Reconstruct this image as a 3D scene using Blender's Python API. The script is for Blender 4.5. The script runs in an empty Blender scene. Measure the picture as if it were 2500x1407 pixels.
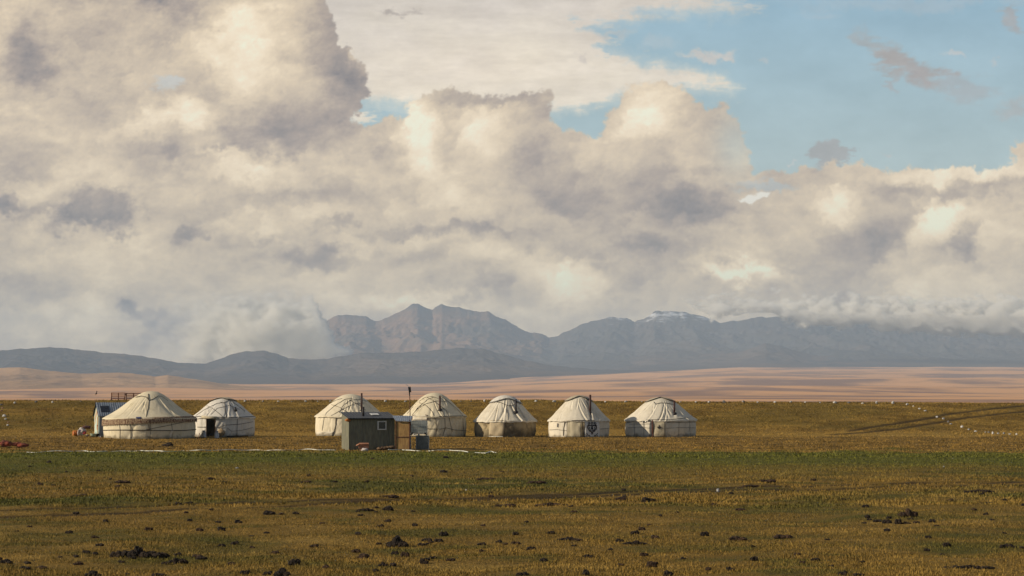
import bpy, bmesh, math, random
import numpy as np
from mathutils import Vector, Matrix, noise as mnoise

# ------------------------------------------------------------------ camera, light, exposure
scene = bpy.context.scene
COL = scene.collection
F = 4861.0                      # focal length in picture units (picture 2500 x 1406)
PITCH = math.atan((985 - 703.5) / F)
EYE = 3.0
cam_d = bpy.data.cameras.new('camera'); cam = bpy.data.objects.new('camera', cam_d); COL.objects.link(cam)
cam_d.sensor_width = 36.0; cam_d.lens = 36.0 * F / 2500.0
cam_d.clip_start = 0.5; cam_d.clip_end = 90000.0
cam.location = (0, 0, EYE); cam.rotation_euler = (math.pi / 2 + PITCH, 0, 0)
scene.camera = cam

SUN_EL = math.radians(22.0)
SUN_AZ = math.radians(77.0)     # measured to the left from the direction back towards the viewer
sd = Vector((-math.sin(SUN_AZ) * math.cos(SUN_EL), -math.cos(SUN_AZ) * math.cos(SUN_EL), math.sin(SUN_EL)))
sun_d = bpy.data.lights.new('sun', 'SUN'); sun = bpy.data.objects.new('sun', sun_d); COL.objects.link(sun)
sun_d.energy = 5.0; sun_d.angle = math.radians(0.6); sun_d.color = (1.0, 0.86, 0.66)
sun.rotation_euler = sd.to_track_quat('Z', 'Y').to_euler()
scene.view_settings.view_transform = 'Standard'; scene.view_settings.look = 'None'
scene.view_settings.exposure = 0.0; scene.view_settings.gamma = 1.0; scene.view_settings.use_curve_mapping = False
scene.cycles.max_bounces = 9; scene.cycles.diffuse_bounces = 3; scene.cycles.volume_bounces = 8; scene.cycles.use_adaptive_sampling = False
scene.cycles.transparent_max_bounces = 8; scene.cycles.use_denoising = True; scene.cycles.denoising_prefilter = 'ACCURATE'
scene.cycles.volume_max_steps = 64
# ---- sky

def spectral(h, w, beta, seed, ax=1.0, ay=1.0, lo=0.0):
    """Tileable fractal noise with zero mean and unit deviation; ax, ay stretch it along x and y."""
    r = np.random.RandomState(seed)
    fy = np.fft.fftfreq(h)[:, None] * h * ay
    fx = np.fft.rfftfreq(w)[None, :] * w * ax * (h / w)
    k = np.sqrt(fx * fx + fy * fy) + 1e-6
    amp = k ** (-beta / 2.0)
    amp[k < lo] = 0.0
    ph = r.uniform(0, 2 * np.pi, k.shape)
    n = np.fft.irfft2(amp * np.exp(1j * ph), s=(h, w))
    return ((n - n.mean()) / n.std()).astype(np.float32)
def sstep(a, b, x):
    t = np.clip((x - a) / (b - a), 0, 1)
    return t * t * (3 - 2 * t)
def poly_sd(X, Y, P):
    """Signed distance to a polygon, positive inside."""
    d = np.full(X.shape, 1e12, np.float32); ins = np.zeros(X.shape, bool)
    n = len(P)
    for i in range(n):
        x0, y0 = P[i]; x1, y1 = P[(i + 1) % n]
        ex, ey = x1 - x0, y1 - y0
        wx, wy = X - x0, Y - y0
        t = np.clip((wx * ex + wy * ey) / (ex * ex + ey * ey + 1e-9), 0, 1)
        d = np.minimum(d, (wx - ex * t) ** 2 + (wy - ey * t) ** 2)
        c = (y0 > Y) != (y1 > Y)
        if abs(ey) > 1e-9: ins ^= c & (X < ex * (Y - y0) / ey + x0)
    return np.where(ins, 1, -1) * np.sqrt(d)
SX0, SX1, SY0, SY1 = -1250.0, 3750.0, -640.0, 1060.0     # extent of the cloud map, in 1/4861 radian steps
def paint_sky(W=2560, H=870):
    X, Y = np.meshgrid(np.linspace(SX0, SX1, W, dtype=np.float32), np.linspace(SY0, SY1, H, dtype=np.float32))
    wx = spectral(H, W, 3.5, 1, 1.3, 1.0, 4); wy = spectral(H, W, 3.5, 2, 1.3, 1.0, 4)
    fx = spectral(H, W, 3.0, 3, 1.1, 1, 16); fy = spectral(H, W, 3.0, 4, 1.1, 1, 16)
    soft = spectral(H, W, 3.4, 5, 1.7, .8, 5)
    fine = spectral(H, W, 2.9, 6, 1.6, .8, 14)
    bil = spectral(H, W, 3.6, 7, 1.2, .9, 9)
    strk = spectral(H, W, 2.6, 8, 3.4, .5, 8)
    puff = spectral(H, W, 3.1, 9, 1.2, 1, 10); puff = 1.0 - np.abs(puff); puff = puff / puff.std()
    def warp(a, b): return X + wx * a + fx * b, Y + wy * a * .7 + fy * b
    def col(*c): return np.array(c, np.float32)[None, None, :]
    # clear blue behind everything
    t = np.clip(Y / 430, -.6, 1)[..., None]
    img = col(150, 185, 204) * (1 - t) + col(178, 198, 198) * t
    img += (soft[..., None] * 2.5)
    def over(a, c):
        nonlocal img
        a = np.clip(a, 0, 1)[..., None]; img = img * (1 - a) + c * a
    # high cream sheet with streaked edges
    Xw, Yw = warp(14, 5); Xs = Xw + strk * 34; Ys = Yw + strk * 4
    sheet = [(600,-700),(1500,-700),(1640,-60),(1840,8),(1820,22),(1760,28),(1560,34),(1430,52),(1470,66),(1500,90),(1500,108),(1560,122),(1620,140),(1680,160),(1740,178),(1775,192),(1830,212),(1760,222),(1700,232),(1640,240),(1490,246),(1440,262),(1380,276),(1300,262),(1000,266),(960,254),(870,248),(820,300),(600,300)]
    sd = poly_sd(Xs, Ys, sheet)
    ct = sstep(-80, 320, Y + soft * 30)[..., None]
    c = col(222, 209, 195) * (1 - ct) + col(248, 234, 211) * ct
    g = np.exp(-(((X - 1150) / 330) ** 2 + ((Y - 170) / 90) ** 2))[..., None]
    c = c + col(8, 5, 2) * g + (strk * 3.0 + fine * 2.2)[..., None]
    over((sstep(-12, 34, sd) * .72 + sstep(-30, 4, sd + strk * 8) * .24), c)
    def wisp(cx, cy, rx, ry, rot, a, cc, w=10, e=.95):
        Xq, Yq = warp(w, 5); Xq = Xq + strk * w
        r = np.radians(rot); dx, dy = Xq - cx, Yq - cy
        u = (dx * np.cos(r) + dy * np.sin(r)) / rx; v = (-dx * np.sin(r) + dy * np.cos(r)) / ry
        d = np.sqrt(u * u + v * v)
        over(a * sstep(1.25, 1.25 - e, d), col(*cc) + (fine * 3)[..., None])
    wisp(1735,122,70,13,3,.85,(214,205,196)); wisp(1610,96,60,14,0,.35,(196,202,204)); wisp(1500,70,80,10,-6,.5,(205,198,190))
    wisp(1855,142,14,7,0,.5,(200,198,196)); wisp(2010,22,50,12,8,.3,(190,196,202)); wisp(2300,-6,420,20,0,.45,(176,188,196))
    wisp(2140,85,34,34,50,.5,(174,170,168),14); wisp(2180,150,46,62,-25,.88,(172,163,158),16); wisp(2265,190,90,34,12,.88,(170,160,156),16)
    wisp(2380,215,55,34,5,.5,(172,168,168),16); wisp(2335,124,28,9,8,.75,(204,202,200),6); wisp(2425,145,18,8,10,.6,(198,198,198),6)
    wisp(2180,215,16,26,10,.6,(172,168,168),12); wisp(2495,40,34,38,0,.75,(172,166,164),12); wisp(2495,262,40,26,0,.6,(180,178,176),10)
    wisp(2030,366,44,36,0,.8,(166,164,162),12,.4); wisp(1945,398,12,4,0,.9,(206,206,202),3); wisp(2170,370,12,4,0,.6,(196,194,190),3)
    wisp(940,18,30,11,10,.8,(176,164,154),10); wisp(1418,136,16,10,10,.5,(200,188,178),6); wisp(985,14,26,9,5,.5,(180,168,160),8)
    # tone of the cumulus deck: 0 slate grey ... 1 bright cream
    tone = np.full(X.shape, .52, np.float32) + .055 * soft + .024 * fine + .018 * puff
    def st(cx, cy, rx, ry, a, rot=0, p=2.0, w=16, f=5):
        nonlocal tone
        Xq = X + wx * w + fx * f; Yq = Y + wy * w * .8 + fy * f
        r = np.radians(rot); dx, dy = Xq - cx, Yq - cy
        u = (dx * np.cos(r) + dy * np.sin(r)) / rx; v = (-dx * np.sin(r) + dy * np.cos(r)) / ry
        tone = tone + a * np.exp(-((u * u + v * v) ** (p / 2)))
    # big cloud, upper left
    st(-200,50,220,200,.05); st(230,60,200,90,-.08); st(65,125,72,82,-.34,10,3.2); st(100,185,60,40,-.12)
    st(0,260,140,70,.10); st(210,250,150,50,-.10); st(300,190,140,60,-.04); st(30,400,150,50,-.05)
    st(590,95,80,85,.26,0,2.4); st(520,60,60,70,.18); st(600,190,110,60,.20); st(640,250,150,50,.05)
    st(520,50,30,12,-.25,20,3); st(400,-10,150,24,-.2); st(330,-5,60,20,-.15)
    st(400,285,105,42,.34,0,3); st(335,320,110,26,.10); st(470,225,40,30,-.12)
    st(700,60,60,120,.02); st(815,130,62,140,-.30,-12,3.4,12); st(850,205,40,52,-.12,0,3); st(720,280,140,60,-.20); st(640,330,150,36,-.16,0,3); st(800,295,50,28,-.1)
    st(560,300,60,50,-.08); st(860,128,22,12,.30,-30,3,6)
    st(420,385,55,18,-.16,0,3); st(700,368,60,16,-.12)
    # belt below it
    st(545,372,60,12,.24,0,3); st(590,412,90,24,.26,0,2.4); st(690,395,90,20,.12); st(860,410,70,26,.14); st(780,350,120,30,-.08)
    st(300,440,300,30,.06); st(180,370,200,30,-.06); st(60,470,50,20,.18); st(330,600,300,50,.08)
    st(240,515,82,58,-.42,6,5,18,8); st(300,548,36,26,-.10,0,3); st(8,488,46,34,-.36,20,4,14,7); st(105,512,60,14,-.15,0,3)
    st(180,560,50,26,-.14,0,3,20); st(466,560,44,22,-.30,-28,4,12,6); st(440,600,60,14,-.12); st(110,555,30,22,.18)
    st(700,478,160,26,-.20,-4,2.6); st(880,490,80,24,-.10); st(580,540,80,26,.14,-6); st(700,545,180,28,.06)
    st(640,575,60,14,-.14); st(690,530,40,34,-.10); st(830,560,50,16,-.26,-8,3); st(760,562,40,12,-.12)
    st(740,628,130,20,-.24,6,3); st(770,605,50,14,-.1,20); st(960,605,200,16,.16,2); st(1040,575,160,18,-.24,-3,3); st(1150,560,90,18,-.18)
    st(620,610,60,16,.10); st(500,690,260,30,.02); st(330,760,300,40,.02)
    # towers in the middle
    st(1030,330,66,70,.36,0,3,14,6); st(985,300,40,50,.1); st(1080,430,74,62,.32,25,2.8); st(1120,480,50,24,.14)
    st(1120,250,70,44,-.08); st(1110,345,42,42,-.20,0,3,12); st(1210,320,80,74,.22,0,3); st(1250,330,20,90,-.04)
    st(1290,260,50,40,-.03); st(1300,360,60,60,-.16); st(1180,235,110,20,-.20,0,3,8); st(1260,290,30,34,-.12)
    st(905,345,22,26,-.14,0,3); st(930,470,90,60,.04); st(1000,520,90,30,.06); st(900,600,60,30,.06)
    st(1400,450,120,70,-.24,10); st(1330,480,90,40,-.14); st(1220,470,60,50,.05); st(1380,370,90,40,-.04)
    st(1585,270,72,68,.32,0,3,10,5); st(1560,330,110,30,.10); st(1600,222,80,24,.05); st(1720,300,80,60,-.12); st(1790,330,30,44,.04)
    st(1500,400,50,40,.08); st(1460,390,30,40,.06); st(1600,440,120,60,-.12); st(1690,490,110,66,-.30,12,2.8); st(1770,520,50,34,-.12)
    st(1700,380,110,30,.05); st(1800,420,80,16,.10); st(1560,520,90,40,-.10)
    st(1290,570,130,34,-.16); st(1390,600,110,60,-.08); st(1350,520,60,20,.06); st(1700,545,80,14,.12,-6); st(1500,610,160,30,-.10); st(1640,600,130,26,-.16)
    # right side
    st(2110,430,150,34,-.06); st(1970,450,120,30,-.02); st(2050,520,50,52,.30,0,3,12); st(2090,490,34,30,.18,0,3); st(2200,440,90,26,-.10)
    st(2300,425,150,22,.34,0,4,8); st(2440,430,60,20,.26,0,4,8); st(2320,455,200,14,-.10); st(2480,460,60,20,-.1)
    st(2310,500,56,40,.24,0,3); st(2300,570,62,70,.38,15,3.2,14); st(2370,590,20,70,-.26,-4,3,10); st(2340,630,60,20,-.2); st(2440,560,60,50,.14); st(2440,640,60,40,.10)
    st(2190,560,60,60,-.14); st(2130,600,110,40,-.20); st(1900,580,130,40,-.06); st(1900,530,90,30,-.03); st(2000,650,160,30,-.16)
    st(1800,668,90,22,.36,6,3); st(1880,690,110,18,.22,10); st(1700,640,80,20,.1); st(1400,690,90,46,.34,0,2.8); st(1260,650,130,30,.16); st(1330,740,110,30,.14)
    st(1540,690,70,80,-.10); st(1560,740,90,30,-.06); st(2180,655,60,20,.22); st(2290,690,100,26,.12); st(2210,745,60,30,.26,0,2.6); st(2100,720,60,40,-.16); st(1990,735,40,50,-.12)
    st(1740,745,40,50,.14,50); st(1740,700,40,30,-.12); st(1950,775,90,22,.16); st(2440,730,60,30,.12); st(2330,780,120,26,-.08)
    # low clouds over the ranges
    st(1080,735,140,18,.26,4,2.6); st(900,730,80,20,.16); st(1190,722,26,16,.14); st(1180,705,40,16,-.1); st(310,752,26,20,-.24,40,4,6,4); st(380,790,130,16,-.20,26,3,12)
    st(470,815,90,20,-.12,24); st(240,740,40,18,.08); st(50,775,60,34,.14,0,2.6,14,7); st(120,765,24,30,.12,0,3,10,6); st(360,840,150,16,.10,18); st(600,760,90,50,-.06,40)
    st(700,790,100,60,-.02,40); st(800,830,50,40,.05,40); st(580,720,100,40,.05); st(40,710,120,30,-.05); st(150,840,200,20,-.04); st(700,700,260,24,.03)
    st(2300,830,400,30,-.10); st(2500,860,300,50,-.16); st(1150,820,600,60,.02)
    for k in range(46):      # clouds outside the photograph's field of view
        r = np.random.RandomState(100 + k)
        sx = r.uniform(-1250, -250) if k % 2 else r.uniform(2750, 3750)
        st(sx, r.uniform(-600, 850), r.uniform(60, 200), r.uniform(20, 90), r.choice([-.3, .3, .2, -.15]), r.uniform(-20, 20), 2.6)
    for k in range(16):
        r = np.random.RandomState(300 + k)
        st(r.uniform(-200, 1500), r.uniform(-640, -120), r.uniform(80, 200), r.uniform(30, 90), r.choice([-.3, .3, .2]), r.uniform(-20, 20), 2.6)
    # cauliflower heads: overlapping lit balls, painted from large to small
    r = np.random.RandomState(12); dxp = (SX1 - SX0) / (W - 1); dyp = (SY1 - SY0) / (H - 1)
    fields = [(760,150,130,180,90),(600,120,220,150,60),(300,200,300,180,60),(1100,320,150,110,110),(1250,350,130,110,70),(1640,310,150,120,110),(1450,430,160,80,60),(2090,470,130,70,50),(2320,540,120,110,70),(2340,425,160,22,60),(240,515,80,50,40),(1100,520,500,90,90),(1700,520,200,90,70),(2200,620,260,110,80),(500,440,500,90,80),(1300,690,500,60,60),(700,600,600,90,60),(2100,740,400,50,60),(100,770,200,60,30)]
    pf = []
    for fxx, fyy, rx, ry, n in fields:
        for _ in range(n): pf.append((fxx + r.randn() * rx * .55, fyy + r.randn() * ry * .55, abs(r.randn()) * 22 + 9, r.uniform(.35, 1)))
    pf.sort(key=lambda q: -q[2])
    for cx, cy, R0, st_ in pf:
        i0 = max(0, int((cy - R0 * 1.5 - SY0) / dyp)); i1 = min(H, int((cy + R0 * 1.5 - SY0) / dyp) + 2); j0 = max(0, int((cx - R0 * 1.6 - SX0) / dxp)); j1 = min(W, int((cx + R0 * 1.6 - SX0) / dxp) + 2)
        if i1 <= i0 or j1 <= j0: continue
        xx = (X[i0:i1, j0:j1] + fx[i0:i1, j0:j1] * R0 * .16 - cx) / R0; yy = (Y[i0:i1, j0:j1] + fy[i0:i1, j0:j1] * R0 * .16 - cy) / (R0 * .8)
        d = np.sqrt(xx * xx + yy * yy); lit = -(xx * .72 + yy * .69); crisp = .10 + .35 * (lit < 0)
        m_ = sstep(1.0, 1.0 - .3, d) * st_ * np.clip(.35 + .65 * lit + .2, 0, 1) * .75
        base = tone[min(H - 1, max(0, int((cy - SY0) / dyp))), min(W - 1, max(0, int((cx - SX0) / dxp)))]
        sub = tone[i0:i1, j0:j1]; tone[i0:i1, j0:j1] = sub * (1 - m_) + m_ * (base * .5 + sub * .5 + .10 * lit + .015)
    # relief: the fractal height seen under light from the upper left
    hgt = bil * 1.0 + fine * .20
    gy, gx = np.gradient(hgt)
    rel = (gx * 1.0 + gy * .7); rel = np.clip(rel / rel.std(), -2.5, 2.5)
    tone = tone + rel * (.005 + .008 * sstep(640, 250, Y)) + .006 * strk
    keys = np.array([-.05, .12, .3, .5, .68, .84, 1.05]); cols = np.array([(118,116,121),(141,136,136),(166,156,149),(193,181,165),(214,200,178),(231,217,193),(246,236,216)], np.float32)
    tone = .555 + (tone - .52) * 1.08
    tc = np.clip(tone, -.05, 1.05)
    cloud = np.stack([np.interp(tc, keys, cols[:, i]) for i in range(3)], -1).astype(np.float32)
    warm = sstep(300, 800, Y)[..., None]
    cloud = cloud * (1 - warm * np.array([0.0, .008, .045], np.float32))
    # silhouettes of the deck
    Xd = X + wx * 5 + fx * 5.5; Yd = Y + wy * 4 + fy * 5.5
    deck = [(-1400,300),(800,330),(862,290),(905,300),(950,282),(990,262),(1020,238),(1060,216),(1110,210),(1180,224),(1225,232),(1250,226),(1275,216),(1290,230),(1310,210),(1338,207),(1350,230),(1340,262),(1352,290),(1375,308),(1420,320),(1470,335),(1482,305),(1492,275),(1512,240),(1535,212),(1570,202),(1612,197),(1650,206),(1680,232),(1700,246),(1730,262),(1760,247),(1785,252),(1792,272),(1815,280),(1822,315),(1828,352),(1845,390),(1855,412),(1900,416),(1960,414),(2000,402),(2060,396),(2110,386),(2150,402),(2190,416),(2222,400),(2280,407),(2340,400),(2380,412),(2440,412),(2480,405),(2492,350),(2560,330),(2800,200),(3000,250),(3200,120),(3900,60),(3900,1200),(-1400,1200)]
    big = [(-1400,-800),(700,-800),(770,-60),(792,20),(822,62),(838,108),(862,128),(893,160),(892,215),(868,255),(848,292),(862,312),(850,350),(790,380),(600,430),(-1400,430)]
    # counter the veil of air that lies in front of the lower sky
    lum = cloud.mean(-1, keepdims=True); k = (1.16 + .18 * sstep(300, 900, Y))[..., None]; cloud = (cloud - lum) * 1.22 + (lum - 188) * k + 195 + np.array([4, 0.3, -3], np.float32)
    a1 = sstep(-5, 7, poly_sd(Xd, Yd, deck)); a2 = sstep(-4, 5, poly_sd(Xd, Yd, big))
    # softer, half-clear right flank of the middle tower
    soften = np.exp(-(((X - 1800) / 50) ** 2 + ((Y - 350) / 70) ** 2)) * .45
    over(a1 * (1 - soften), cloud); over(a2, cloud)
    wisp(405,198,36,20,0,.8,(206,207,203),8,.7); wisp(1880,455,75,10,4,.6,(176,190,196),6,.8); wisp(1840,440,50,8,-4,.5,(192,196,196),6)
    br = [(1797,486),(1812,486),(1826,476),(1842,478),(1852,468),(1880,468),(1876,480),(1850,488),(1832,500),(1822,494)]
    over(sstep(-2, 2, poly_sd(X + fx * 2.5, Y + fy * 2.5, br)) * .95, col(246, 241, 226))
    return np.clip(img, 0, 255).astype(np.float32)
world = bpy.data.worlds.new('World'); scene.world = world; world.use_nodes = True
def build_world():
    a = paint_sky()
    h, w = a.shape[:2]
    a = a / 255.0
    lin = np.where(a <= .04045, a / 12.92, ((a + .055) / 1.055) ** 2.4)
    buf = np.ones((h, w, 4), np.float32); buf[..., :3] = lin[::-1]
    img = bpy.data.images.new('cloud_field', w, h, float_buffer=True); img.colorspace_settings.name = 'Linear Rec.709'
    img.pixels.foreach_set(buf.ravel()); img.update(); img.pack()
    nt = world.node_tree; N = nt.nodes; L = nt.links; N.clear()
    def nd(t, **k):
        n = N.new(t)
        for a_, b_ in k.items(): setattr(n, a_, b_)
        return n
    def m(op, a_, b_=None, clamp=False):
        n = nd('ShaderNodeMath', operation=op, use_clamp=clamp)
        for i, v in enumerate((a_, b_)):
            if v is None: continue
            if isinstance(v, (int, float)): n.inputs[i].default_value = v
            else: L.new(v, n.inputs[i])
        return n.outputs[0]
    def mr(v, a_, b_):
        n = nd('ShaderNodeMapRange', interpolation_type='SMOOTHSTEP'); L.new(v, n.inputs[0]); n.inputs[1].default_value = a_; n.inputs[2].default_value = b_
        return n.outputs[0]
    tc = nd('ShaderNodeTexCoord'); sep = nd('ShaderNodeSeparateXYZ'); L.new(tc.outputs['Generated'], sep.inputs[0])
    x, y, z = sep.outputs
    ys = m('MAXIMUM', y, 0.02)
    px = m('ADD', m('MULTIPLY', m('DIVIDE', x, ys), F), 1250.0)
    py = m('SUBTRACT', 985.0, m('MULTIPLY', m('DIVIDE', z, ys), F))
    u = m('DIVIDE', m('SUBTRACT', px, SX0), SX1 - SX0); v = m('SUBTRACT', 1.0, m('DIVIDE', m('SUBTRACT', py, SY0), SY1 - SY0))
    cb = nd('ShaderNodeCombineXYZ'); L.new(u, cb.inputs[0]); L.new(v, cb.inputs[1])
    tex = nd('ShaderNodeTexImage', image=img, extension='EXTEND', interpolation='Cubic'); L.new(cb.outputs[0], tex.inputs[0])
    mask = m('MULTIPLY', mr(u, 0.0, .1), mr(u, 1.0, .9)); mask = m('MULTIPLY', mask, mr(v, 1.0, .86)); mask = m('MULTIPLY', mask, mr(y, .3, .4))
    # the rest of the sky: Nishita blue behind broken cloud
    sky = nd('ShaderNodeTexSky', sky_type='NISHITA', sun_disc=False, sun_elevation=SUN_EL, sun_rotation=math.atan2(sd.x, sd.y), altitude=3000.0, air_density=1.0, dust_density=.6)
    sc = nd('ShaderNodeVectorMath', operation='SCALE'); L.new(sky.outputs[0], sc.inputs[0]); sc.inputs['Scale'].default_value = 0.09
    mp = nd('ShaderNodeMapping'); L.new(tc.outputs['Generated'], mp.inputs[0]); mp.inputs['Scale'].default_value = (1, 1, 2.6)
    n1 = nd('ShaderNodeTexNoise'); L.new(mp.outputs[0], n1.inputs[0]); n1.inputs['Scale'].default_value = 3.2; n1.inputs['Detail'].default_value = 9; n1.inputs['Distortion'].default_value = .4
    n2 = nd('ShaderNodeTexNoise'); L.new(mp.outputs[0], n2.inputs[0]); n2.inputs['Scale'].default_value = 7.0; n2.inputs['Detail'].default_value = 6
    cr = nd('ShaderNodeValToRGB'); L.new(n2.outputs[0], cr.inputs[0]); e = cr.color_ramp.elements
    e[0].position = .34; e[0].color = (.13, .13, .135, 1); e[1].position = .62; e[1].color = (.48, .42, .33, 1)
    mx = nd('ShaderNodeMix', data_type='RGBA'); L.new(mr(n1.outputs[0], .46, .60), mx.inputs[0]); L.new(sc.outputs[0], mx.inputs[6]); L.new(cr.outputs[0], mx.inputs[7])
    m2 = nd('ShaderNodeMix', data_type='RGBA'); L.new(mask, m2.inputs[0]); L.new(mx.outputs[2], m2.inputs[6]); L.new(tex.outputs[0], m2.inputs[7])
    bg = nd('ShaderNodeBackground'); bg.inputs[1].default_value = 1.0; L.new(m2.outputs[2], bg.inputs[0])
    out = nd('ShaderNodeOutputWorld'); L.new(bg.outputs[0], out.inputs[0])
build_world()
world.cycles.sampling_method = 'MANUAL'; world.cycles.sample_map_resolution = 512

# ------------------------------------------------------------------ helpers
R_ = random.Random(7)
def tag(o, label=None, cat=None, group=None, kind=None):
    if label: o['label'] = label
    if cat: o['category'] = cat
    if group: o['group'] = group
    if kind: o['kind'] = kind
    return o
def ray(px, py):
    cx = (px - 1250) / F; cy = (703.5 - py) / F
    s, c = math.sin(PITCH), math.cos(PITCH)
    return Vector((cx, c - s * cy, s + c * cy))
def at(px, py, D):
    """World point at ground distance D along the sight line through picture point (px, py)."""
    d = ray(px, py); return Vector((0, 0, EYE)) + d * (D / d.y)
def empty(name, loc, rz=0.0):
    o = bpy.data.objects.new(name, None); COL.objects.link(o); o.location = loc; o.rotation_euler = (0, 0, rz); o.empty_display_size = .3
    return o
def mesh_obj(name, V, Fc, mat, parent=None, smooth=False, loc=None):
    me = bpy.data.meshes.new(name); me.from_pydata([tuple(v) for v in V], [], Fc); me.validate(); me.update()
    if smooth: me.polygons.foreach_set('use_smooth', [True] * len(me.polygons))
    o = bpy.data.objects.new(name, me); COL.objects.link(o); o.data.materials.append(mat)
    if parent: o.parent = parent
    if loc is not None: o.location = loc
    return o
def grid_faces(nr, nc, wrap=False):
    f = []
    for i in range(nr - 1):
        for j in range(nc if wrap else nc - 1):
            k = (j + 1) % nc
            f.append((i * nc + j, i * nc + k, (i + 1) * nc + k, (i + 1) * nc + j))
    return f
def grid_np(name, P, mat, smooth=True):
    """P: (rows, cols, 3) array -> grid mesh object, built fast."""
    nr, nc = P.shape[:2]
    me = bpy.data.meshes.new(name); me.vertices.add(nr * nc); me.vertices.foreach_set('co', P.astype(np.float32).ravel())
    i, j = np.meshgrid(np.arange(nr - 1), np.arange(nc - 1), indexing='ij'); a = (i * nc + j).ravel()
    q = np.stack([a, a + 1, a + nc + 1, a + nc], 1).astype(np.int32)
    me.loops.add(q.size); me.polygons.add(len(q)); me.loops.foreach_set('vertex_index', q.ravel())
    me.polygons.foreach_set('loop_start', np.arange(0, q.size, 4, dtype=np.int32)); me.update(calc_edges=True); me.validate()
    if smooth: me.polygons.foreach_set('use_smooth', np.ones(len(q), bool))
    o = bpy.data.objects.new(name, me); COL.objects.link(o); me.materials.append(mat); return o
class MB:
    """Collects simple solids into one mesh."""
    def __init__(s): s.V = []; s.F = []
    def add(s, V, Fc):
        b = len(s.V); s.V += [Vector(v) for v in V]; s.F += [tuple(i + b for i in f) for f in Fc]; return s
    def box(s, c, d, rz=0.0, rx=0.0, ry=0.0, bev=0.0):
        bm = bmesh.new(); bmesh.ops.create_cube(bm, size=1.0)
        bmesh.ops.scale(bm, vec=d, verts=bm.verts)
        if bev: bmesh.ops.bevel(bm, geom=bm.edges[:], offset=bev, segments=2, affect='EDGES', profile=.6)
        M = Matrix.Translation(c) @ Matrix.Rotation(rz, 4, 'Z') @ Matrix.Rotation(rx, 4, 'X') @ Matrix.Rotation(ry, 4, 'Y')
        bm.transform(M); bm.verts.index_update()
        s.add([v.co.copy() for v in bm.verts], [[v.index for v in f.verts] for f in bm.faces]); bm.free(); return s
    def tube(s, pts, r, n=6, cap=True, r2=None):
        pts = [Vector(p) for p in pts]; V = []; Fc = []; up = None
        for i, p in enumerate(pts):
            t = (pts[min(i + 1, len(pts) - 1)] - pts[max(i - 1, 0)])
            t = t.normalized() if t.length > 1e-9 else Vector((0, 0, 1))
            if up is None: up = t.orthogonal().normalized()
            a = (up - t * up.dot(t)); a = a.normalized() if a.length > 1e-6 else t.orthogonal().normalized(); up = a
            b = t.cross(a); rr = r if r2 is None else r + (r2 - r) * i / max(1, len(pts) - 1)
            for k in range(n):
                q = 2 * math.pi * k / n; V.append(p + (a * math.cos(q) + b * math.sin(q)) * rr)
        for i in range(len(pts) - 1):
            for k in range(n):
                l = (k + 1) % n; Fc.append((i * n + k, i * n + l, (i + 1) * n + l, (i + 1) * n + k))
        if cap: Fc.append(tuple(range(n - 1, -1, -1))); Fc.append(tuple((len(pts) - 1) * n + k for k in range(n)))
        return s.add(V, Fc)
    def lathe(s, prof, n=20, M=None, jit=0.0, seed=0):
        rr = random.Random(seed); V = []; Fc = []
        for (r, z) in prof:
            for k in range(n):
                q = 2 * math.pi * k / n; j = 1 + rr.uniform(-jit, jit); V.append(Vector((r * j * math.cos(q), r * j * math.sin(q), z)))
        for i in range(len(prof) - 1):
            for k in range(n):
                l = (k + 1) % n; Fc.append((i * n + k, i * n + l, (i + 1) * n + l, (i + 1) * n + k))
        Fc.append(tuple(range(n - 1, -1, -1))); Fc.append(tuple((len(prof) - 1) * n + k for k in range(n)))
        if M is not None: V = [M @ v for v in V]
        return s.add(V, Fc)
    def lump(s, c, d, seed=0, amp=.25, sub=3, freq=1.6, flat=0.0):
        bm = bmesh.new(); bmesh.ops.create_icosphere(bm, subdivisions=sub, radius=1.0)
        o = Vector((seed * 3.7, seed * 1.3, seed * 7.1))
        for v in bm.verts:
            k = 1 + amp * mnoise.fractal(v.co * freq + o, .8, 2.1, 4)
            v.co = v.co * k
            if flat and v.co.z < -flat: v.co.z = -flat
            v.co = Vector((v.co.x * d[0], v.co.y * d[1], v.co.z * d[2])) + Vector(c)
        bm.verts.index_update()
        s.add([v.co.copy() for v in bm.verts], [[v.index for v in f.verts] for f in bm.faces]); bm.free(); return s
    def build(s, name, mat, parent=None, smooth=False, loc=None): return mesh_obj(name, s.V, s.F, mat, parent, smooth, loc)

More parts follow.
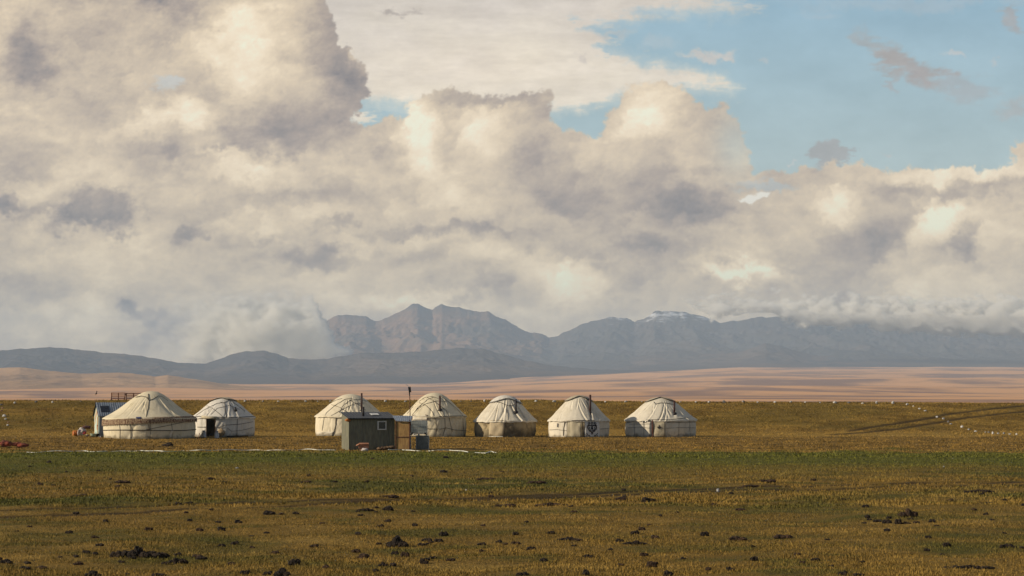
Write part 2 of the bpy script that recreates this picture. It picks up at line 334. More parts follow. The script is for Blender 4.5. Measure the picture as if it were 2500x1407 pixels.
# ------------------------------------------------------------------ materials
def material(name): 
    m = bpy.data.materials.new(name); m.use_nodes = True; m.node_tree.nodes.clear(); return m
class NB:
    def __init__(s, m): s.nt = m.node_tree; s.N = s.nt.nodes; s.L = s.nt.links
    def nd(s, t, ins=None, **k):
        n = s.N.new(t)
        for a, b in k.items(): setattr(n, a, b)
        for a, b in (ins or {}).items():
            if isinstance(b, bpy.types.NodeSocket): s.L.new(b, n.inputs[a])
            else: n.inputs[a].default_value = b
        return n
    def math(s, op, a, b=0.0, clamp=False): return s.nd('ShaderNodeMath', {0: a, 1: b}, operation=op, use_clamp=clamp).outputs[0]
    def mr(s, v, a, b, c=0.0, d=1.0): return s.nd('ShaderNodeMapRange', {0: v, 1: a, 2: b, 3: c, 4: d}, interpolation_type='SMOOTHSTEP').outputs[0]
    def mix(s, f, a, b, mode='MIX'): return s.nd('ShaderNodeMix', {0: f, 6: a, 7: b}, data_type='RGBA', blend_type=mode).outputs[2]
    def pos(s, sx=1.0, sy=1.0, sz=1.0, world=False):
        if world: o = s.nd('ShaderNodeNewGeometry').outputs['Position']
        else: o = s.nd('ShaderNodeTexCoord').outputs['Object']
        return s.nd('ShaderNodeMapping', {0: o, 3: (sx, sy, sz)}).outputs[0]
    def noise(s, vec, scale, detail=4, rough=.55, dist=0.0): return s.nd('ShaderNodeTexNoise', {'Vector': vec, 'Scale': scale, 'Detail': detail, 'Roughness': rough, 'Distortion': dist}).outputs[0]
    def out(s, col, rough=.8, bump=None, bs=.3, bd=.02, metallic=0.0, spec=.3, extra=None):
        b = s.nd('ShaderNodeBsdfPrincipled', {'Base Color': col, 'Roughness': rough, 'Metallic': metallic, 'Specular IOR Level': spec})
        if bump is not None: s.L.new(s.nd('ShaderNodeBump', {'Height': bump, 'Strength': bs, 'Distance': bd}).outputs[0], b.inputs['Normal'])
        for k, v in (extra or {}).items(): b.inputs[k].default_value = v
        o = s.nd('ShaderNodeOutputMaterial'); s.L.new(b.outputs[0], o.inputs[0]); return b
def c4(c): return (c[0], c[1], c[2], 1.0)
def simple(name, c, c2=None, sc=4.0, rough=.75, bump=.2, bd=.01, metallic=0.0, lo=.38, hi=.64, spec=.3, extra=None, stretch=(1, 1, 1)):
    m = material(name); n = NB(m); p = n.pos(*stretch); v = n.noise(p, sc, 6, .6)
    c2 = c2 or tuple(x * .7 for x in c)
    col = n.mix(n.mr(v, lo, hi), c4(c2), c4(c)); n.out(col, rough, n.noise(p, sc * 5, 4), bump, bd, metallic, spec, extra); return m
def canvas(name, c, stain, hem=(.10, .08, .05), hem_h=.35, amt=.5, sc=1.1):
    """Weathered tent cloth: blotches, runs and a soiled hem near the ground."""
    m = material(name); n = NB(m); p = n.pos(); q = n.pos(3.0, 3.0, .8)
    a = n.noise(p, sc, 6, .62, .4); b = n.noise(q, 1.6, 6, .65); d = n.noise(p, 9.0, 4, .6)
    col = n.mix(n.math('MULTIPLY', n.mr(a, .44, .68), amt), c4(c), c4(stain))
    col = n.mix(n.math('MULTIPLY', n.mr(b, .50, .72), amt * .8), col, c4(tuple(x * .8 for x in stain)))
    z = n.nd('ShaderNodeSeparateXYZ', {0: n.nd('ShaderNodeTexCoord').outputs['Object']}).outputs[2]
    hz = n.mr(n.math('ADD', z, n.math('MULTIPLY', n.math('SUBTRACT', a, .5), -.9)), hem_h, 0.0)
    col = n.mix(n.math('MULTIPLY', hz, .7), col, c4(hem))
    n.out(col, .9, n.math('ADD', d, n.math('MULTIPLY', b, 1.5)), .35, .03, spec=.12); return m
# ------------------------------------------------------------------ the land
def wsum(x, y, seed, n, l0, l1):
    r = np.random.RandomState(seed); t = np.zeros_like(x, dtype=np.float64)
    for k in range(n):
        lam = l0 * (l1 / l0) ** (k / max(1, n - 1)); a = r.uniform(0, 2 * np.pi); ph = r.uniform(0, 6.28)
        t = t + np.sin((x * np.cos(a) + y * np.sin(a)) * 2 * np.pi / lam + ph + 1.3 * np.sin((x * np.sin(a) - y * np.cos(a)) * 2 * np.pi / (lam * 2.3) + ph * 2)) * (lam / l1) ** .8
    return t
CR_X = np.array([-900, 0, 900, 1250, 1300, 1500, 1800, 2200, 2500, 3400.]); CR_Y = np.array([977.5, 977.5, 977.5, 977, 976.2, 980, 981.2, 982.5, 984.5, 987.])
Y_FOOT, Y_CREST = 190.0, 213.0
def height(x, y):
    x = np.asarray(x, dtype=np.float64); y = np.asarray(y, dtype=np.float64)
    px = 1250 + F * x / np.maximum(y, 5.0)
    zc = EYE + (985 - np.interp(px, CR_X, CR_Y)) * Y_CREST / F
    foot = Y_FOOT + 1.2 * np.sin(x * .11 + 1.0) + .8 * np.sin(x * .31)
    t = np.clip((y - foot) / (Y_CREST - foot), 0, 1)
    s = t * t * (3 - 2 * t) * .45 + (1 - (1 - t) ** 1.35) * .55
    near = 1 - np.clip((y - 150) / 30, 0, 1)
    z = s * zc + wsum(x, y, 11, 7, 1.6, 9.0) * .012 * (1 + near) * (1 - t * .4) + wsum(x, y, 5, 4, 14, 45) * .03 * near
    camp = np.exp(-((y - 128) / 9.0) ** 2) * np.exp(-((x + 4) / 9.0) ** 2)
    z = np.where(y < Y_CREST, z, zc + (z - s * zc) * .5)
    far = np.clip((y - Y_CREST) / 187.0, 0, 1); z = z * (1 - far) + (EYE - .2) * far
    return z * (1 - camp) + 0.0 * camp
def ground(px, py, lo=25.0, hi=214.0):
    """Where the sight line through (px, py) meets the near ground."""
    d = ray(px, py); ys = np.arange(lo, hi, .05); xs = d.x / d.y * ys; zs = EYE + d.z / d.y * ys
    hh = height(xs, ys); k = np.nonzero(zs <= hh)[0]; i = int(k[0]) if len(k) else len(ys) - 2
    return Vector((float(xs[i]), float(ys[i]), float(hh[i])))
def gz(x, y): return float(height(np.array([x]), np.array([y]))[0])
def line_w(X, Y, pts, width):
    d = np.full(X.shape, 1e9)
    for a, b in zip(pts[:-1], pts[1:]):
        ex, ey = b[0] - a[0], b[1] - a[1]; wx, wy = X - a[0], Y - a[1]
        t = np.clip((wx * ex + wy * ey) / (ex * ex + ey * ey), 0, 1); d = np.minimum(d, np.hypot(wx - ex * t, wy - ey * t))
    return np.clip(1 - d / width, 0, 1)
RUTS_BANK = [[(2075,1052),(2120,1044),(2176,1036),(2260,1022),(2320,1010),(2404,1000),(2500,991),(2640,983)], [(2030,1061),(2111,1056),(2188,1048),(2284,1032),(2356,1020),(2428,1012),(2500,1005),(2640,996)]]
RUTS_NEAR = [[(-200,1250),(0,1246),(300,1237),(600,1226),(900,1217),(1250,1212),(1500,1201),(1700,1193),(2100,1182),(2700,1178)], [(-200,1270),(0,1262),(150,1256),(500,1241),(750,1232),(1000,1222),(1250,1217),(1800,1196),(2300,1187),(2700,1184)]]
def ground_material(name, blades=False):
    m = material(name); n = NB(m); p = n.pos(world=True)
    sep = n.nd('ShaderNodeSeparateXYZ', {0: n.nd('ShaderNodeNewGeometry').outputs['Position']}); Y = sep.outputs[1]; Z = sep.outputs[2]
    big = n.noise(n.pos(.055, .075, 1, world=True), 1.0, 5, .6, .3); mid = n.noise(n.pos(.30, .42, .3, world=True), 1.0, 6, .62, .2)
    fine = n.noise(p, 2.6, 5, .7); vf = n.noise(p, 11.0, 3, .7)
    ye = n.math('ADD', Y, n.math('MULTIPLY', n.math('SUBTRACT', mid, .5), 46.0))
    olive = c4((.105, .100, .022)); brown = c4((.240, .150, .034)); gold = c4((.365, .235, .060)); green = c4((.175, .175, .028)); dark = c4((.058, .048, .016)); rust = c4((.170, .092, .030))
    near = n.mix(n.mr(big, .35, .53), olive, brown)
    near = n.mix(n.math('MULTIPLY', n.mr(mid, .50, .66), .75), near, gold)
    near = n.mix(n.math('MULTIPLY', n.mr(mid, .50, .34), .75), near, olive)
    near = n.mix(n.math('MULTIPLY', n.mr(fine, .60, .74), .35), near, rust)
    gm = n.math('MULTIPLY', n.mr(ye, 78.0, 108.0), n.mr(n.math('ADD', Y, n.math('MULTIPLY', n.math('SUBTRACT', mid, .5), 34.0)), 129.0, 121.0))
    camp = n.mix(n.mr(mid, .36, .64), c4((.150, .092, .024)), c4((.350, .210, .048)))
    farm = n.mr(Y, 118.0, 128.0); col = n.mix(farm, near, camp)
    col = n.mix(n.math('MULTIPLY', gm, .92), col, n.mix(n.mr(fine, .40, .64), c4((.088, .096, .018)), green))
    strip = n.math('MULTIPLY', n.mr(ye, 176.0, 183.0), n.mr(Z, .55, .1)); col = n.mix(n.math('MULTIPLY', strip, .7), col, c4((.420, .265, .065)))
    bank = n.mix(n.mr(mid, .38, .62), c4((.200, .122, .028)), c4((.330, .208, .048))); bank = n.mix(n.math('MULTIPLY', n.mr(big, .5, .62), .5), bank, c4((.150, .110, .026)))
    bank = n.mix(n.math('MULTIPLY', n.mr(n.math('ADD', mid, n.math('MULTIPLY', fine, .4)), .60, .44), .55), bank, c4((.140, .072, .020)))
    bm_ = n.mr(Z, .25, .8); col = n.mix(bm_, col, bank)
    # tussock mottling
    col = n.mix(n.math('MULTIPLY', n.mr(fine, .46, .32), .5), col, dark)
    col = n.mix(n.math('MULTIPLY', n.mr(vf, .48, .34), .35), col, dark)
    col = n.mix(n.math('MULTIPLY', n.mr(vf, .58, .72), .10), col, c4((.28, .21, .08)))
    if blades:
        v = n.nd('ShaderNodeAttribute', attribute_name='tint').outputs['Fac']
        col = n.mix(1.0, col, n.nd('ShaderNodeCombineColor', {0: n.mr(v, 0, 1, .92, 1.12), 1: n.mr(v, 0, 1, .93, 1.12), 2: n.mr(v, 0, 1, .9, 1.15)}).outputs[0], 'MULTIPLY')
        n.out(col, .85, spec=.1)
    else:
        w = n.nd('ShaderNodeAttribute', attribute_name='wear').outputs['Fac']
        col = n.mix(n.math('MULTIPLY', n.mr(n.math('ADD', w, n.math('MULTIPLY', n.math('SUBTRACT', fine, .5), 1.2)), .25, .6), .8), col, c4((.055, .036, .018)))
        h = n.math('ADD', n.math('MULTIPLY', fine, 1.4), n.math('ADD', vf, n.math('MULTIPLY', n.noise(p, 34.0, 2, .7), .5)))
        n.out(col, .95, h, .9, .16, spec=.08)
    return m
def build_ground():
    d = np.concatenate([np.arange(-30, 30, 2.0), np.arange(30, 130, .36), np.arange(130, 222, .45), np.arange(222, 420, 6.0), np.arange(420, 900, 60.)])
    u = np.linspace(-1, 1, 900); u = np.sign(u) * (np.abs(u) * .55 + .45 * np.abs(u) ** 3) * .75
    Yg, U = np.meshgrid(d, u, indexing='ij'); Xg = U * (np.maximum(Yg, 0) + 30)
    Z = height(Xg, Yg); wear = np.zeros_like(Z)
    for r in RUTS_BANK:
        pts = [tuple(ground(a, b)[:2]) for a, b in r]; wear = np.maximum(wear, line_w(Xg, Yg, pts, .95) * .75)
    for r in RUTS_NEAR:
        pts = [tuple(ground(a, b)[:2]) for a, b in r]; wear = np.maximum(wear, line_w(Xg, Yg, pts, .9) * .95)
    Z = Z - .07 * wear
    o = grid_np('ground', np.stack([Xg, Yg, Z], -1), ground_material('grassland'))
    at_ = o.data.attributes.new('wear', 'FLOAT', 'POINT'); at_.data.foreach_set('value', wear.astype(np.float32).ravel())
    tag(o, kind='structure', label='rough brown and green pasture rising to a grassy bank behind the yurts')
    return o
def build_grass():
    """Short dry turf: single blades near the viewer, tufts further out, in one object."""
    r = np.random.RandomState(3); parts = []
    def field(n, y0, y1, hmin, hmax, w, lim=1.25):
        y = (y0 ** -1 + r.rand(n) * (y1 ** -1 - y0 ** -1)) ** -1; x = (r.rand(n) * 2 - 1) * y * .257 * lim
        return x, y, hmin + (hmax - hmin) * r.rand(n) ** 2, np.full(n, w)
    fs = [field(230000, 32.0, 66.0, .025, .075, .011), field(120000, 58.0, 118.0, .05, .11, .022), field(60000, 110.0, 190.0, .06, .13, .045, 1.1)]
    x = np.concatenate([f[0] for f in fs]); y = np.concatenate([f[1] for f in fs]); h = np.concatenate([f[2] for f in fs]); w = np.concatenate([f[3] for f in fs])
    # the bank face
    nb = 60000; yb = 190 + r.rand(nb) * 23.5; xb = (r.rand(nb) * 2 - 1) * yb * .27
    x = np.concatenate([x, xb]); y = np.concatenate([y, yb]); h = np.concatenate([h, .05 + .08 * r.rand(nb) ** 2]); w = np.concatenate([w, np.full(nb, .06)])
    keep = wsum(x, y, 21, 6, .8, 5.0) + r.randn(len(x)) * .8 > -.6
    for q_ in RUTS_NEAR + RUTS_BANK:
        keep &= line_w(x, y, [tuple(ground(a, b)[:2]) for a, b in q_], .9) < .2
    camp = (np.abs(x + 5) < 4.2) & (np.abs(y - 129) < 3.2); keep &= ~camp
    x, y, h, w = x[keep], y[keep], h[keep], w[keep]; n = len(x); z = height(x, y) - .01
    a = r.rand(n) * 2 * np.pi; lean = r.randn(n) * .35 * h; la = r.rand(n) * 6.28
    dx, dy = np.cos(a) * w, np.sin(a) * w
    V = np.empty((n, 3, 3), np.float32)
    V[:, 0] = np.stack([x - dx, y - dy, z], 1); V[:, 1] = np.stack([x + dx, y + dy, z], 1)
    V[:, 2] = np.stack([x + lean * np.cos(la), y + lean * np.sin(la), z + h], 1)
    me = bpy.data.meshes.new('grass'); me.vertices.add(n * 3); me.vertices.foreach_set('co', V.ravel())
    me.loops.add(n * 3); me.polygons.add(n); me.loops.foreach_set('vertex_index', np.arange(n * 3, dtype=np.int32)); me.polygons.foreach_set('loop_start', np.arange(0, n * 3, 3, dtype=np.int32))
    me.update(calc_edges=True)
    t = me.attributes.new('tint', 'FLOAT', 'POINT'); t.data.foreach_set('value', np.repeat(r.rand(n).astype(np.float32), 3))
    o = bpy.data.objects.new('grass', me); COL.objects.link(o); me.materials.append(ground_material('grass_blades', True))
    tag(o, 'short dry steppe grass covering the pasture and the bank', 'grass', kind='stuff')
build_ground()
build_grass()

def ridged(x, y, seed, l1, n=4):
    r = np.random.RandomState(seed); t = 0; amp = 1.0; tot = 0
    for k in range(n):
        lam = l1 / 2 ** k; v = wsum(x, y, seed * 7 + k, 3, lam * .7, lam * 1.3); v = v / 1.6
        t = t + amp * (1 - np.abs(np.tanh(v))); tot += amp; amp *= .5
    return t / tot
PLAIN_D = np.array([400, 900, 2200, 3500, 5500, 8000, 11000, 14000, 20000.]); PLAIN_PY = np.array([985.5, 984.5, 980, 966, 944, 923, 904, 897, 893.])
PG_X = np.array([-1200, 0, 600, 1050, 1300, 1800, 3600.]); PG_Y = np.array([.72, .70, .62, .62, .76, 1.0, 1.0])
def plain_z(y, px=1300.0): return EYE + (985 - np.interp(y, PLAIN_D, PLAIN_PY)) * np.interp(px, PG_X, PG_Y) * y / F
def land_mat(name, a, b, c_, sx, sy, lo=.42, hi=.6, snow=None, rock=None):
    m = material(name); n = NB(m)
    v = n.noise(n.pos(sx, sy, 1 / 300., world=True), 1.0, 7, .58, .35); w = n.noise(n.pos(sx * 3, sy * 2.4, 1 / 120., world=True), 1.0, 6, .6)
    col = n.mix(n.mr(v, lo, hi), c4(a), c4(b)); col = n.mix(n.math('MULTIPLY', n.mr(w, .5, .66), .6), col, c4(c_))
    if snow:
        Z = n.nd('ShaderNodeSeparateXYZ', {0: n.nd('ShaderNodeNewGeometry').outputs['Position']}); r = n.noise(n.pos(1 / 160., 1 / 160., 1 / 60., world=True), 1.0, 8, .7)
        sn = n.mr(n.math('ADD', Z.outputs[2], n.math('MULTIPLY', n.math('SUBTRACT', r, .5), 900.0)), snow, snow + 60)
        sx_ = n.math('MULTIPLY', n.mr(Z.outputs[0], 900.0, 1300.0), n.mr(Z.outputs[0], 2300.0, 1900.0)); sx_ = n.math('ADD', n.math('MULTIPLY', sx_, .9), .0)
        sp = n.mr(r, .66, .70); sp = n.math('MULTIPLY', sp, n.mr(Z.outputs[2], 640.0, 760.0))
        east = n.mr(Z.outputs[0], 60.0, 420.0); col = n.mix(n.math('MULTIPLY', east, .8), col, c4((.055, .056, .055)))  # rock painted darker eastwards to stand in for cloud shade
        band = n.math('MULTIPLY', n.mr(Z.outputs[0], 800.0, 1000.0), n.math('SUBTRACT', 1.0, n.mr(Z.outputs[0], 1750.0, 2050.0))); west = n.math('SUBTRACT', 1.0, n.mr(Z.outputs[0], -100.0, 100.0))
        sn = n.mr(n.math('ADD', Z.outputs[2], n.math('MULTIPLY', n.math('SUBTRACT', r, .5), 420.0)), 760.0, 810.0)
        col = n.mix(n.math('MAXIMUM', n.math('MULTIPLY', n.math('MULTIPLY', sn, n.mr(n.noise(n.pos(1 / 90., 1 / 200., 1 / 40., world=True), 1.0, 6, .7), .42, .56)), n.math('MULTIPLY', band, .75)), n.math('MULTIPLY', n.math('MULTIPLY', sp, west), .35)), col, c4((.75, .76, .78)))
    n.out(col, .95, n.noise(n.pos(1 / 60., 1 / 60., 1 / 40., world=True), 1.0, 6, .7), .35, 20.0, spec=.0); return m
def ridge(name, prof, D, front, back, base_py, mat, seed, spur=.5, lam=900., rough=6.0, pw=1.0, px0=-900, px1=3400, step=3.0, rows=110, crag=.0):
    """A mountain range with the given crest line, foothills on the near side and a far side."""
    P = np.array(prof, float); px = np.arange(px0, px1, step); crest = np.interp(px, P[:, 0], P[:, 1])
    r = np.random.RandomState(seed); k = np.arange(-6, 7); cs = crest
    j = sum(np.sin(px * 2 * np.pi / l + r.uniform(0, 6.28)) * (l / 60.) ** .9 for l in (60, 37, 23, 14, 9)) * rough * .12
    crest = cs
    s = np.concatenate([np.linspace(-1, 0, rows), np.linspace(0, 1, rows // 3)[1:]])
    S, PX = np.meshgrid(s, px, indexing='ij')
    dist = D + np.where(S < 0, S * front, S * back); X = (PX - 1250) / F * dist
    zc = EYE + (985 - crest) * D / F; zb = plain_z(D - front, px)[None, :] - 6.0
    A = np.abs(S); zf = zb + 0 * S
    rd = ridged(X, dist * .35, seed, lam); rd2 = ridged(X, dist, seed + 3, lam * .6)
    fall = (1 - A) ** pw
    fall = fall * (1 - spur * 3.2 * A * (1 - A) * (1 - rd)) - .12 * A * (1 - A) * (1 - rd2)
    fall = np.clip(fall, 0, 1)
    amp = (zc[None, :] - zf)
    Z = zf + amp * fall - 8 * (A > .995) - (j * D / F)[None, :] * np.exp(-A * 16)
    Z = Z - np.clip(amp, 0, 400) * crag * ridged(X, dist * .7, seed + 9, 260., 3) * np.clip(A * 9, 0, 1) * (1 - A)

    o = grid_np(name, np.stack([X, dist, Z], -1), mat); return o
FRONT = [(-1200,900),(-400,880),(-150,862),(0,856),(60,852),(130,848),(200,855),(270,863),(310,865),(385,876),(410,882),(450,887),(500,888),(530,880),(560,867),(600,858),(645,857),(680,865),(705,876),(730,876),(760,879),(800,876),(850,868),(880,862),(960,862),(1040,858),(1120,850),(1180,853),(1230,866),(1280,880),(1350,893),(1450,902),(1600,906),(1800,909),(2500,914),(3600,920)]
BACK = [(-1200,900),(300,925),(640,905),(690,872),(720,846),(755,812),(780,792),(797,783),(810,775),(845,768),(875,771),(895,775),(915,783),(930,783),(950,774),(985,756),(1005,745),(1020,741),(1035,749),(1055,758),(1063,750),(1078,744),(1100,748),(1140,756),(1170,761),(1195,763),(1210,771),(1235,782),(1265,800),(1300,815),(1322,814),(1340,824),(1360,822),(1390,806),(1420,793),(1450,783),(1500,774),(1530,777),(1550,787),(1570,779),(1600,761),(1640,759),(1700,768),(1760,788),(1800,784),(1850,775),(1890,774),(1920,776),(1980,778),(2100,782),(2300,788),(2500,798),(2800,836),(3600,860)]
MIDR = [(-1200,960),(1100,960),(1300,912),(1450,888),(1600,866),(1700,868),(1800,862),(1870,838),(1905,845),(1980,868),(2100,872),(2300,880),(2500,884),(3000,890),(3600,900)]
LEFTH = [(-1200,930),(-300,902),(0,899),(50,897),(120,906),(200,913),(290,910),(330,913),(380,920),(410,916),(460,924),(520,933),(560,940),(640,946),(760,954),(900,962),(3600,962)]
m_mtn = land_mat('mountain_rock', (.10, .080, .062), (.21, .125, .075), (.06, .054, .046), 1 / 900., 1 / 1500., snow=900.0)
m_front = land_mat('mountain_slope', (.062, .055, .054), (.120, .088, .068), (.05, .048, .048), 1 / 1200., 1 / 1200.)  # dark slope colour carries the cloud shade lying over these ranges
m_hill = land_mat('hill_grass', (.42, .26, .14), (.58, .36, .19), (.30, .18, .105), 1 / 500., 1 / 700.)
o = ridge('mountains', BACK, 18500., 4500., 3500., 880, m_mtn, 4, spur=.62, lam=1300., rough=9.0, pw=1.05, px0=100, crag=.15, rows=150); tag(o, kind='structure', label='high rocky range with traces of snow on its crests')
o = ridge('mountain_spurs', MIDR, 15500., 2600., 2000., 905, m_front, 15, spur=.5, lam=1000., rough=5.0, crag=.12); tag(o, kind='structure', label='blue shaded spurs below the snowy range')
o = ridge('foothills', FRONT, 13000., 2600., 1600., 915, m_front, 9, spur=.45, lam=900., rough=5.0, crag=.12); tag(o, kind='structure', label='dark blue foothills in front of the high range')
o = ridge('hills', LEFTH, 7600., 1900., 2200., 960, m_hill, 23, spur=.4, lam=420., rough=2.0, px1=1400); tag(o, kind='structure', label='low tan hills beyond the plain on the left')
def build_plain():
    d = np.concatenate([np.geomspace(880, 13800, 200)]); u = np.linspace(-.8, .8, 420)
    Yg, U = np.meshgrid(d, u, indexing='ij'); Xg = U * Yg
    Z = plain_z(Yg, 1250 + F * U) + wsum(Xg, Yg, 77, 5, 700, 3000) * 4.2 * np.clip((Yg - 2600) / 3000, 0, 1) + wsum(Xg, Yg, 78, 4, 150, 500) * .7 * np.clip((Yg - 2600) / 3000, 0, 1)
    m = material('steppe'); n = NB(m)
    Yw = n.nd('ShaderNodeSeparateXYZ', {0: n.nd('ShaderNodeNewGeometry').outputs['Position']}).outputs[1]
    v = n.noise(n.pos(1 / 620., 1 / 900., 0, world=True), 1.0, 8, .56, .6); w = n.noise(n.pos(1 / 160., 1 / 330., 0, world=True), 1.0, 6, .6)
    col = n.mix(n.mr(v, .40, .54), c4((.30, .19, .140)), c4((.68, .385, .195))); col = n.mix(n.math('MULTIPLY', n.mr(w, .52, .66), .55), col, c4((.42, .25, .155)))  # darker patches are cloud shadow painted into the grass colour
    n.out(col, .95, w, .3, 4.0, spec=.0)
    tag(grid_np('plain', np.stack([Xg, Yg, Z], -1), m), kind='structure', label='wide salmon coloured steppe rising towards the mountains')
build_plain()
CLOUD_L = [(330,900),(330,700),(660,700),(740,690),(770,720),(786,762),(793,782),(799,800),(812,818),(822,836),(838,846),(862,858),(852,870),(826,876),(800,900)]
CLOUD_R = [(1625,700),(1668,742),(1700,752),(1722,770),(1742,786),(1762,776),(1800,762),(1880,764),(1905,780),(1940,792),(1965,806),(1990,800),(2012,794),(2050,806),(2085,794),(2110,800),(2160,808),(2205,814),(2240,808),(2300,818),(2400,820),(2520,826),(3400,834),(3400,640),(1625,640)]
def cloudbank(poly, x0, x1, y0, y1, D, seed, soft, name, label, top0, top1):  # low cloud lying in front of the slopes, built as a volume body
    """A bank of cloud resting against the range: a thick billowing body whose rim thins out."""
    nx, ny = int((x1 - x0) / 4), int((y1 - y0) / 3); PX, PY = np.meshgrid(np.linspace(x0, x1, nx), np.linspace(y1, y0, ny))
    f1 = spectral(ny, nx, 3.2, seed, 1.3, 1, 3); f2 = spectral(ny, nx, 3.2, seed + 1, 1.3, 1, 3); b = spectral(ny, nx, 4.4, seed + 2, 1, 1, 2)
    a = poly_sd((PX + f1 * 5).astype(np.float32), (PY + f2 * 4).astype(np.float32), poly); al = sstep(-soft * .4, soft, a) * sstep(top0, top1, PY + f1 * 8) * sstep(x0 + 15, x0 + (330 if x0 < 1000 else 120), PX + f2 * 14)
    s_, c_ = math.sin(PITCH), math.cos(PITCH); cx = (PX - 1250) / F; cy = (703.5 - PY) / F; dy = c_ - s_ * cy; dz = s_ + c_ * cy
    th_ = 330.0 * np.clip(al, 0, 1) ** 1.4 + 1.0; me_ = []
    for side in (0, 1):
        D_ = D - (th_ + b * 9 * al) * (1 if side == 0 else -.3)
        me_.append(np.stack([cx / dy * D_, D_ + 0 * PX, EYE + dz / dy * D_], -1))
    n = nx * ny; V = np.concatenate([me_[0].reshape(-1, 3), me_[1].reshape(-1, 3)]); Fq = grid_faces(ny, nx); F2 = [tuple(i + n for i in f[::-1]) for f in Fq]
    e = [i for i in range(nx)] + [j * nx + nx - 1 for j in range(1, ny)] + [(ny - 1) * nx + i for i in range(nx - 2, -1, -1)] + [j * nx for j in range(ny - 2, 0, -1)]
    Fs = [(e[k], e[k] + n, e[(k + 1) % len(e)] + n, e[(k + 1) % len(e)]) for k in range(len(e))]
    m = material(name); nb_ = NB(m); v = nb_.nd('ShaderNodeVolumePrincipled', {'Color': (1.0, .975, .905, 1), 'Density': .015}); v.inputs['Density Attribute'].default_value = ''
    nb_.L.new(v.outputs[0], nb_.nd('ShaderNodeOutputMaterial').inputs[1])
    return tag(mesh_obj(name, V, Fq + F2 + Fs, m, None, True), label, 'cloudbank', kind='stuff')
CLOUD_A, CLOUD_B = (.86, .80, .72), (.95, .90, .82)
cloudbank(CLOUD_L, 330, 880, 690, 895, 15300., 51, 8, 'cloudbank', 'bank of low cloud covering the left end of the rocky range', 700, 800)
cloudbank(CLOUD_R, 1600, 3000, 700, 850, 14700., 61, 16, 'cloudbank', 'ragged low cloud hiding the crests of the range at the right', 715, 772)
def build_haze():
    m = material('air'); n = NB(m)
    v = n.nd('ShaderNodeVolumePrincipled', {'Color': (.575, .765, 1.0, 1), 'Density': 4.8e-5, 'Anisotropy': .0}); v.inputs['Density Attribute'].default_value = ''
    oo = n.nd('ShaderNodeOutputMaterial'); n.L.new(v.outputs[0], oo.inputs[1])
    b = MB().box((0, 10900, 484), (36000, 22600, 972)); o = b.build('haze', m); tag(o, kind='stuff', label='thin bluish haze filling the air over the plain', cat='haze')
build_haze()
# ------------------------------------------------------------------ materials of the camp
M = {}
M['cream'] = canvas('cream_canvas', (.68, .60, .43), (.50, .43, .28))
M['cream_b'] = canvas('pale_canvas', (.70, .62, .46), (.52, .45, .31))
M['white'] = canvas('white_canvas', (.66, .62, .54), (.46, .42, .35))
M['white_b'] = canvas('bleached_canvas', (.66, .60, .48), (.50, .44, .33))
M['felt'] = canvas('soiled_felt', (.40, .32, .19), (.15, .115, .07), hem=(.06, .05, .035), hem_h=.9, amt=.85, sc=1.0)
M['beige'] = canvas('beige_canvas', (.50, .44, .31), (.36, .31, .22))
M['cap'] = canvas('cap_felt', (.42, .37, .27), (.30, .26, .19))
M['flap'] = canvas('door_cloth', (.50, .41, .27), (.38, .30, .19))
M['rope'] = simple('dark_rope', (.045, .030, .020), (.025, .018, .014), 20)
M['pipe'] = simple('rusty_pipe', (.085, .028, .020), (.03, .016, .014), 12, .6)
M['pipe_b'] = simple('sooty_pipe', (.035, .026, .024), (.02, .016, .016), 12, .6)
M['wood'] = simple('weathered_wood', (.16, .10, .055), (.09, .055, .03), 8)
M['redwood'] = simple('red_brown_wood', (.17, .055, .024), (.10, .034, .018), 8)
M['post'] = simple('red_brown_post', (.12, .045, .030), (.07, .028, .02), 8)
M['black'] = simple('black_paint', (.018, .017, .016), (.01, .01, .01), 5)
M['pattern'] = simple('dark_applique', (.030, .024, .026), (.02, .016, .018), 5, .9)
M['hut'] = simple('green_grey_sheet', (.190, .182, .122), (.130, .124, .086), 3, .6, .2, .01, stretch=(2, 2, .5))
M['roof'] = simple('dark_roof_sheet', (.075, .078, .082), (.05, .052, .056), 3, .55)
M['zinc'] = simple('zinc_sheet', (.34, .38, .43), (.22, .25, .29), 4, .4, metallic=.35)
M['bluegrey'] = simple('blue_grey_sheet', (.15, .165, .160), (.10, .115, .112), 4, .5)
M['ply'] = simple('ochre_plywood', (.40, .245, .090), (.27, .155, .060), 3, .8, stretch=(3, 3, .7))
M['whitep'] = simple('white_paint', (.72, .71, .68), (.55, .54, .5), 5, .5)
M['glass'] = simple('window_glass', (.03, .035, .035), (.02, .022, .024), 3, .12, spec=.6)
M['tank'] = simple('milky_plastic', (.66, .68, .60), (.54, .56, .49), 3, .35, .1)
M['steel'] = simple('galvanised_steel', (.42, .43, .43), (.28, .29, .29), 9, .38, metallic=.7)
M['can'] = simple('dull_aluminium', (.40, .39, .37), (.26, .25, .24), 9, .42, metallic=.6)
M['solar'] = simple('solar_cell', (.020, .026, .045), (.014, .018, .03), 6, .15, spec=.7)
M['card'] = simple('cardboard', (.42, .20, .12), (.30, .14, .08), 4, .9)
M['orange'] = simple('orange_plastic', (.52, .17, .025), (.36, .11, .02), 4, .6)
M['redrag'] = simple('red_brown_cloth', (.28, .070, .038), (.12, .040, .028), 3, .95, .6, .05)
M['rag'] = simple('white_cloth', (.62, .56, .52), (.40, .35, .32), 4, .95, .5, .03)
M['pink'] = simple('crimson_cloth', (.42, .05, .06), (.26, .04, .04), 4, .9)
M['maroon'] = simple('maroon_cloth', (.12, .055, .050), (.07, .035, .032), 4, .95)
